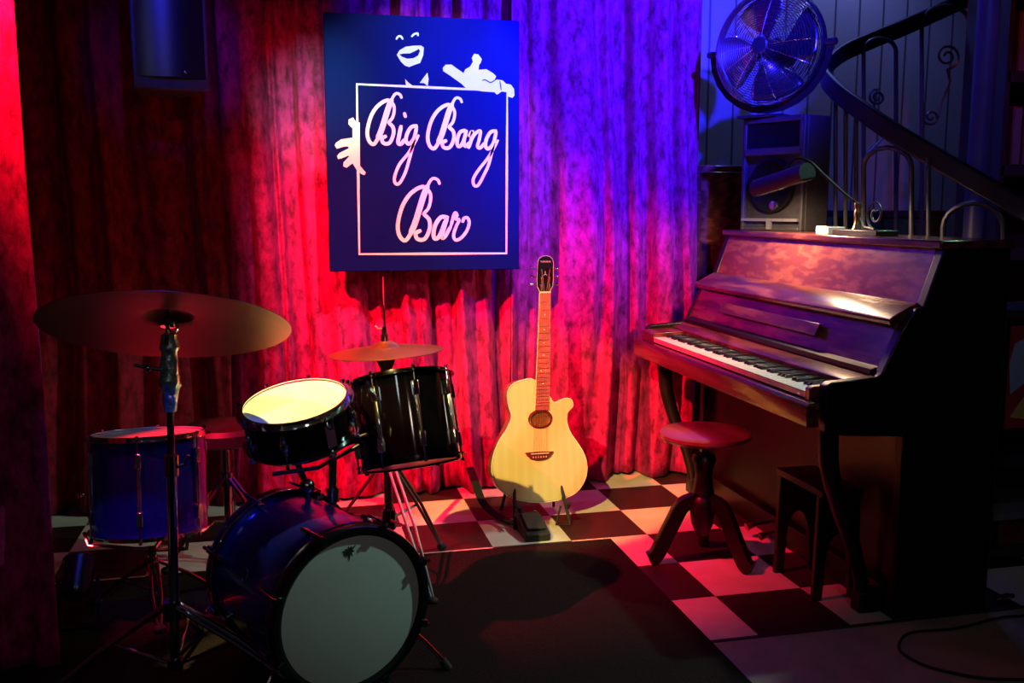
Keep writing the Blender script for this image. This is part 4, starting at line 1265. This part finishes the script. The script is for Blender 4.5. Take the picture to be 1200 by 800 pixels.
# ------------------------------------------------------------------ spiral staircase and what stands behind it
RAIL = [(2.555, 2.8, 1.218), (2.553, 2.9, 1.258), (2.475, 3.05, 1.356), (2.403, 3.2, 1.451), (2.319, 3.35, 1.555), (2.262, 3.5, 1.656), (2.246, 3.68, 1.759), (2.296, 3.85, 1.852), (2.463, 4.0, 1.956), (2.678, 4.07, 2.043), (2.852, 4.1, 2.109), (3.289, 4.2, 2.288), (3.566, 4.25, 2.397)]
HOOPS = [[(2.29, 3.48, 1.076), (2.269, 3.48, 1.435), (2.27, 3.475, 1.458), (2.275, 3.461, 1.478), (2.283, 3.439, 1.494), (2.293, 3.411, 1.503), (2.305, 3.38, 1.505), (2.317, 3.349, 1.499), (2.327, 3.321, 1.488), (2.336, 3.299, 1.471), (2.342, 3.285, 1.45), (2.345, 3.28, 1.427), (2.368, 3.28, 1.085)], [(2.427, 3.17, 1.057), (2.417, 3.17, 1.198), (2.418, 3.165, 1.226), (2.424, 3.151, 1.252), (2.434, 3.129, 1.271), (2.447, 3.101, 1.284), (2.462, 3.07, 1.288), (2.477, 3.039, 1.284), (2.491, 3.011, 1.272), (2.502, 2.989, 1.252), (2.511, 2.975, 1.228), (2.515, 2.97, 1.202), (2.526, 2.97, 1.068)], [(2.65, 4.03, 1.085), (2.598, 4.03, 1.98), (2.602, 4.031, 1.998), (2.615, 4.034, 2.015), (2.635, 4.038, 2.029), (2.662, 4.044, 2.039), (2.692, 4.05, 2.044), (2.722, 4.056, 2.043), (2.75, 4.062, 2.037), (2.772, 4.066, 2.026), (2.787, 4.069, 2.01), (2.793, 4.07, 1.993), (2.851, 4.07, 1.081)], [(3.021, 4.11, 1.078), (2.95, 4.11, 2.128), (2.955, 4.112, 2.156), (2.975, 4.117, 2.182), (3.008, 4.124, 2.204), (3.051, 4.134, 2.22), (3.098, 4.145, 2.229), (3.147, 4.156, 2.229), (3.193, 4.166, 2.22), (3.229, 4.173, 2.204), (3.254, 4.178, 2.181), (3.264, 4.18, 2.154), (3.347, 4.18, 1.072)]]
BARS = [[(2.251, 3.68, 1.735), (2.284, 3.68, 1.103)], [(2.25, 3.6, 1.699), (2.282, 3.6, 1.106)], [(2.261, 3.54, 1.659), (2.292, 3.54, 1.108)], [(2.373, 3.22, 1.458), (2.397, 3.22, 1.12)]]
SCROLLS = [[(2.703, 4.05, 1.78), (2.704, 4.05, 1.776), (2.703, 4.05, 1.773), (2.7, 4.05, 1.769), (2.695, 4.05, 1.767), (2.689, 4.05, 1.767), (2.683, 4.05, 1.769), (2.678, 4.05, 1.773), (2.675, 4.05, 1.779), (2.675, 4.05, 1.786), (2.678, 4.05, 1.792), (2.684, 4.05, 1.797), (2.693, 4.05, 1.8), (2.703, 4.05, 1.8), (2.712, 4.05, 1.796), (2.719, 4.05, 1.789), (2.723, 4.05, 1.78), (2.723, 4.05, 1.77), (2.718, 4.05, 1.76), (2.708, 4.05, 1.753), (2.696, 4.05, 1.75), (2.682, 4.05, 1.75), (2.669, 4.05, 1.756), (2.66, 4.05, 1.766), (2.655, 4.05, 1.778), (2.656, 4.05, 1.792), (2.663, 4.05, 1.804), (2.675, 4.05, 1.813), (2.692, 4.05, 1.818), (2.679, 4.05, 1.732), (2.735, 4.05, 1.695), (2.783, 4.05, 1.649), (2.715, 4.05, 1.577), (2.647, 4.05, 1.514)], [(3.107, 4.14, 1.991), (3.106, 4.14, 1.997), (3.108, 4.14, 2.002), (3.112, 4.14, 2.007), (3.12, 4.14, 2.011), (3.129, 4.14, 2.011), (3.139, 4.14, 2.008), (3.147, 4.14, 2.002), (3.152, 4.14, 1.993), (3.152, 4.14, 1.983), (3.147, 4.14, 1.972), (3.137, 4.14, 1.964), (3.124, 4.14, 1.96), (3.108, 4.14, 1.96), (3.093, 4.14, 1.966), (3.081, 4.14, 1.976), (3.075, 4.14, 1.99), (3.076, 4.14, 2.006), (3.084, 4.14, 2.021), (3.098, 4.14, 2.032), (3.118, 4.14, 2.038), (3.14, 4.14, 2.037), (3.16, 4.14, 2.028), (3.176, 4.14, 2.013), (3.184, 4.14, 1.994), (3.183, 4.14, 1.973), (3.171, 4.14, 1.954), (3.151, 4.14, 1.939), (3.126, 4.14, 1.932), (3.144, 4.14, 1.877), (3.104, 4.14, 1.775), (3.09, 4.14, 1.702)], [(3.054, 4.13, 1.705), (3.055, 4.13, 1.701), (3.054, 4.13, 1.697), (3.051, 4.13, 1.694), (3.046, 4.13, 1.691), (3.039, 4.13, 1.691), (3.032, 4.13, 1.693), (3.026, 4.13, 1.697), (3.023, 4.13, 1.704), (3.022, 4.13, 1.712), (3.026, 4.13, 1.719), (3.033, 4.13, 1.725), (3.043, 4.13, 1.729), (3.054, 4.13, 1.728), (3.066, 4.13, 1.724), (3.074, 4.13, 1.716), (3.079, 4.13, 1.705), (3.079, 4.13, 1.693), (3.073, 4.13, 1.682), (3.062, 4.13, 1.674), (3.047, 4.13, 1.67), (3.031, 4.13, 1.671), (3.016, 4.13, 1.677), (3.004, 4.13, 1.689), (2.998, 4.13, 1.704)]]
SC = Vector((2.90, 3.60, 0.0))
ss = thing('spiral_staircase', 'wrought iron spiral staircase with scrolled balusters behind the piano', 'staircase', SC)
sc_l = lambda L: [Vector(p) - SC for p in L]
MB().cyl((0, 0, 0), (0, 0, 2.95), 0.045, n=28).build('column', 'steel_post', ss)
rail = smooth_path(sc_l(RAIL), 6)
MB().sweep(rail, 0.030, 0.066).build('handrail', 'iron', ss, bevel=0.004)
treads = []
for k in range(1, 4):
    a = R(238 - 15.5 * k)
    z = 0.21 + 0.172 * k
    pts = []
    for da, r in ((-10, 0.0), (10, 0.0)):
        pts.append((0.05 * math.cos(a + R(da * 6)), 0.05 * math.sin(a + R(da * 6))))
    for da in (10, 3, -3, -10):
        pts.append((0.66 * math.cos(a + R(da)), 0.66 * math.sin(a + R(da))))
    MB().prism(pts, z - 0.035, z, lambda p, q, d: (p, q, d)).build('tread', 'iron', ss)
for h in HOOPS:
    MB().tube(sc_l(h), 0.010, 8).build('baluster_hoop', 'iron_light', ss)
for b in BARS:
    MB().tube(sc_l(b), 0.009, 8).build('baluster', 'iron_light', ss)
for s in SCROLLS:
    MB().tube(sc_l(s), 0.0062, 6).build('iron_scroll', 'iron_light', ss)

gc = thing('green_cabinet', 'dull green cabinet with a dark top, seen through the stair railing', 'cabinet', (3.03, 4.42, 0.0))
MB().box((0, 0, 0.61), (0.42, 0.34, 1.22)).build('carcass', 'green_paint', gc, bevel=0.004)
MB().box((-0.03, 0, 1.24), (0.54, 0.36, 0.035)).build('top', 'shelf_wood', gc, bevel=0.004)
for s in (-1, 1):
    d = MB().box((s * 0.105, -0.174, 0.62), (0.20, 0.012, 1.14)).build('door', 'green_paint', gc, bevel=0.003)
    MB().ball((s * 0.02, -0.190, 0.75), 0.011).build('knob', 'brass', d)

wc = thing('wooden_cabinet', 'dark red-brown cabinet in the corner between the curtain and the loudspeaker', 'cabinet', (1.995, 4.42, 0.0))
MB().box((0, 0, 0.735), (0.30, 0.30, 1.47)).build('carcass', 'mahogany', wc, bevel=0.004)
d = MB().box((0, -0.156, 0.74), (0.28, 0.014, 1.40)).build('door', 'mahogany', wc, bevel=0.004)
MB().ball((0.11, -0.172, 0.80), 0.012).build('knob', 'brass', d)

# shelf unit at the right edge
su = thing('shelf_unit', 'tall dark shelf unit at the right edge behind the stair post', 'shelf', (3.52, 3.98, 0.0))
MB().box((0, 0.14, 1.25), (0.62, 0.02, 2.5)).build('back_panel', 'red_book', su)
for s in (-1, 1):
    MB().box((s * 0.30, 0, 1.25), (0.025, 0.28, 2.5)).build('side', 'shelf_wood', su)
for z in (0.20, 0.62, 1.05, 1.44, 1.86, 2.28):
    MB().box((0, 0, z), (0.60, 0.28, 0.045)).build('shelf', 'shelf_wood', su)
rnd = random.Random(9)
bases = [(1.4625, 'lower'), (1.8825, 'upper')]
n_b = 0
descr = ['tall dull red book on the %s visible shelf at right', 'narrow dark red book second on the %s visible shelf at right', 'broad dull red book third on the %s visible shelf at right', 'short dark red book last on the %s visible shelf at right']
for z, which in bases:
    x = -0.25
    for k in range(4):
        w = (0.05, 0.03, 0.07, 0.04)[k]
        h = (0.27, 0.24, 0.255, 0.20)[k]
        bk = thing('book', descr[k] % which, 'book', (3.52 + x + w / 2, 3.93, z), None, 'dull red books on the shelf unit')
        MB().box((0, 0, h / 2), (w, 0.16, h)).build('cover', 'red_book', bk, bevel=0.003)
        MB().box((0, -0.003, h / 2), (w * 0.8, 0.162, h * 0.94)).build('page_block', 'grey_board', bk)
        x += w + 0.012

# rack with a poster and odds and ends, behind the treble end of the piano
rk = thing('equipment_rack', 'low dark rack at the right edge behind the piano end', 'rack', (2.585, 2.92, 0.0))
for s in (-1, 1):
    MB().box((s * 0.19, 0, 0.46), (0.02, 0.26, 0.92)).build('side', 'shelf_wood', rk)
for z, mm in ((0.05, 'shelf_wood'), (0.185, 'grey_board'), (0.38, 'shelf_wood'), (0.91, 'shelf_wood')):
    MB().box((0, 0, z), (0.36, 0.26, 0.025)).build('shelf', mm, rk)
MB().box((0, 0.12, 0.46), (0.36, 0.012, 0.9)).build('back_panel', 'shelf_wood', rk)
po = thing('poster', 'red poster with pale blue and yellow shapes at the right edge', 'poster', (2.580, 2.778, 0.69))
MB().box((0, 0, 0), (0.34, 0.004, 0.36)).build('sheet', 'poster_red', po)
tp_ = lambda a, b, d: (a, -0.002 - d, b)
MB().prism([(-0.168, 0.05), (-0.15, 0.12), (-0.10, 0.14), (-0.06, 0.06), (-0.10, -0.02), (-0.155, -0.06)], 0, 0.001, tp_).build('printed_shape', 'poster_blue', po)
MB().prism([(-0.15, -0.14), (-0.10, -0.07), (-0.05, -0.10), (-0.09, -0.15)], 0, 0.001, tp_).build('printed_shape', 'poster_yellow', po)
MB().prism([(0.0, -0.08), (0.05, 0.13), (0.12, 0.10), (0.10, -0.10)], 0, 0.001, tp_).build('printed_shape', 'poster_blue', po)
bxo = thing('red_box', 'dim red box on the lowest shelf of the rack at right', 'box', (2.56, 2.90, 0.0625))
MB().box((0, 0, 0.045), (0.18, 0.14, 0.09)).build('carton', 'red_book', bxo, bevel=0.003)
MB().box((0, 0, 0.092), (0.184, 0.144, 0.012)).build('lid', 'red_book', bxo, bevel=0.002)

# wall speaker hanging in the upper left
ws = thing('wall_speaker', 'black loudspeaker hung high on the wall at upper left', 'speaker', (-0.425, 3.93, 1.70), Quaternion((0, 0, 1), R(14)))
WW, WD, WH = 0.27, 0.27, 0.50
MB().prism([(-WW / 2, -WD / 2), (WW / 2, -WD / 2), (WW / 2 - 0.05, WD / 2), (-WW / 2 + 0.05, WD / 2)], 0.0, WH, lambda a, b, d: (a, b, d)).build('cabinet', 'speaker_box', ws, bevel=0.006)
ga = [((WW / 2 - 0.015) * (k / 8 - 1), -WD / 2 - 0.002 - 0.022 * (1 - (k / 8 - 1) ** 2)) for k in range(17)]
MB().prism(ga + [(WW / 2 - 0.015, -WD / 2 + 0.004), (-WW / 2 + 0.015, -WD / 2 + 0.004)], 0.045, WH - 0.015, lambda a, b, d: (a, b, d)).build('grille', 'grille_cloth', ws)
MB().ball((0.045, -WD / 2 - 0.024, 0.065), 0.008, (1, 0.6, 1)).build('badge', 'steel', ws)
br = MB().tube([(0, WD / 2 - 0.01, 0.30), (0, WD / 2 + 0.07, 0.30), (0, WD / 2 + 0.075, 0.36)], 0.014, 10)
br.build('bracket', 'iron', ws)

# small floor lamp glowing behind the curtain wing
fl = thing('floor_lamp', 'small red-lensed floor lamp glowing behind the left curtain wing', 'lamp', (-0.645, 2.98, 0.0))
fm = Matrix.Translation((0, 0, 0.17)) @ Matrix.Rotation(R(-52), 4, 'X')
MB(fm).lathe([(0, -0.07), (0.030, -0.066), (0.042, -0.05), (0.046, 0.05), (0.050, 0.055), (0.046, 0.06), (0.040, 0.05)], 24).build('housing', 'hoop_black', fl)
MB(fm).lathe([(0, 0.050), (0.030, 0.047), (0.041, 0.040), (0, 0.036)], 24).build('lens', 'red_lens', fl)
MB().tube([(-0.055, 0, 0.17), (-0.055, 0, 0.012), (0.055, 0, 0.012), (0.055, 0, 0.17)], 0.006, 8).build('yoke', 'iron', fl)

ld = bpy.data.lights.new('floor_lamp_light', 'SPOT')
ld.color = (1.0, 0.03, 0.04)
ld.energy = 2.2
ld.spot_size = R(100)
ld.spot_blend = 0.8
ld.shadow_soft_size = 0.03
lo = bpy.data.objects.new('floor_lamp_light', ld)
COL.objects.link(lo)
lo.location = Vector((-0.645, 2.98, 0.0)) + fm @ Vector((0, 0, 0.062))
lo.rotation_euler = Vector((-0.1, math.sin(R(52)), math.cos(R(52)))).to_track_quat('-Z', 'Y').to_euler()

# cable and plug on the floor
CABLE = [(2.317, 2.416, 0.006), (2.214, 2.407, 0.006), (2.13, 2.411, 0.006), (1.946, 2.376, 0.006), (1.8, 2.382, 0.006), (1.726, 2.338, 0.006), (1.686, 2.275, 0.006), (1.698, 2.192, 0.006), (1.753, 2.128, 0.006), (1.812, 2.087, 0.006), (1.909, 2.057, 0.006), (1.999, 2.036, 0.006)]
cable = smooth_path(CABLE, 6)
o = MB().tube(cable, 0.0042, 6).build('power_cable', 'rubber')
tag(o, 'black cable looping across the plain floor beside the piano', 'cable')
pg = thing('plug', 'bright metal connector on the floor by the back corner of the piano end', 'plug', (2.235, 2.52, 0.0))
MB().cyl((-0.02, 0, 0.013), (0.025, 0.012, 0.013), 0.012, n=16).build('barrel', 'steel', pg)
MB().cyl((0.025, 0.012, 0.013), (0.05, 0.018, 0.011), 0.008, n=14).build('collar', 'rubber', pg)
MB().tube([(-0.02, 0, 0.013), (-0.045, -0.007, 0.013)], [0.004, 0.003], 10).build('tip', 'steel', pg)
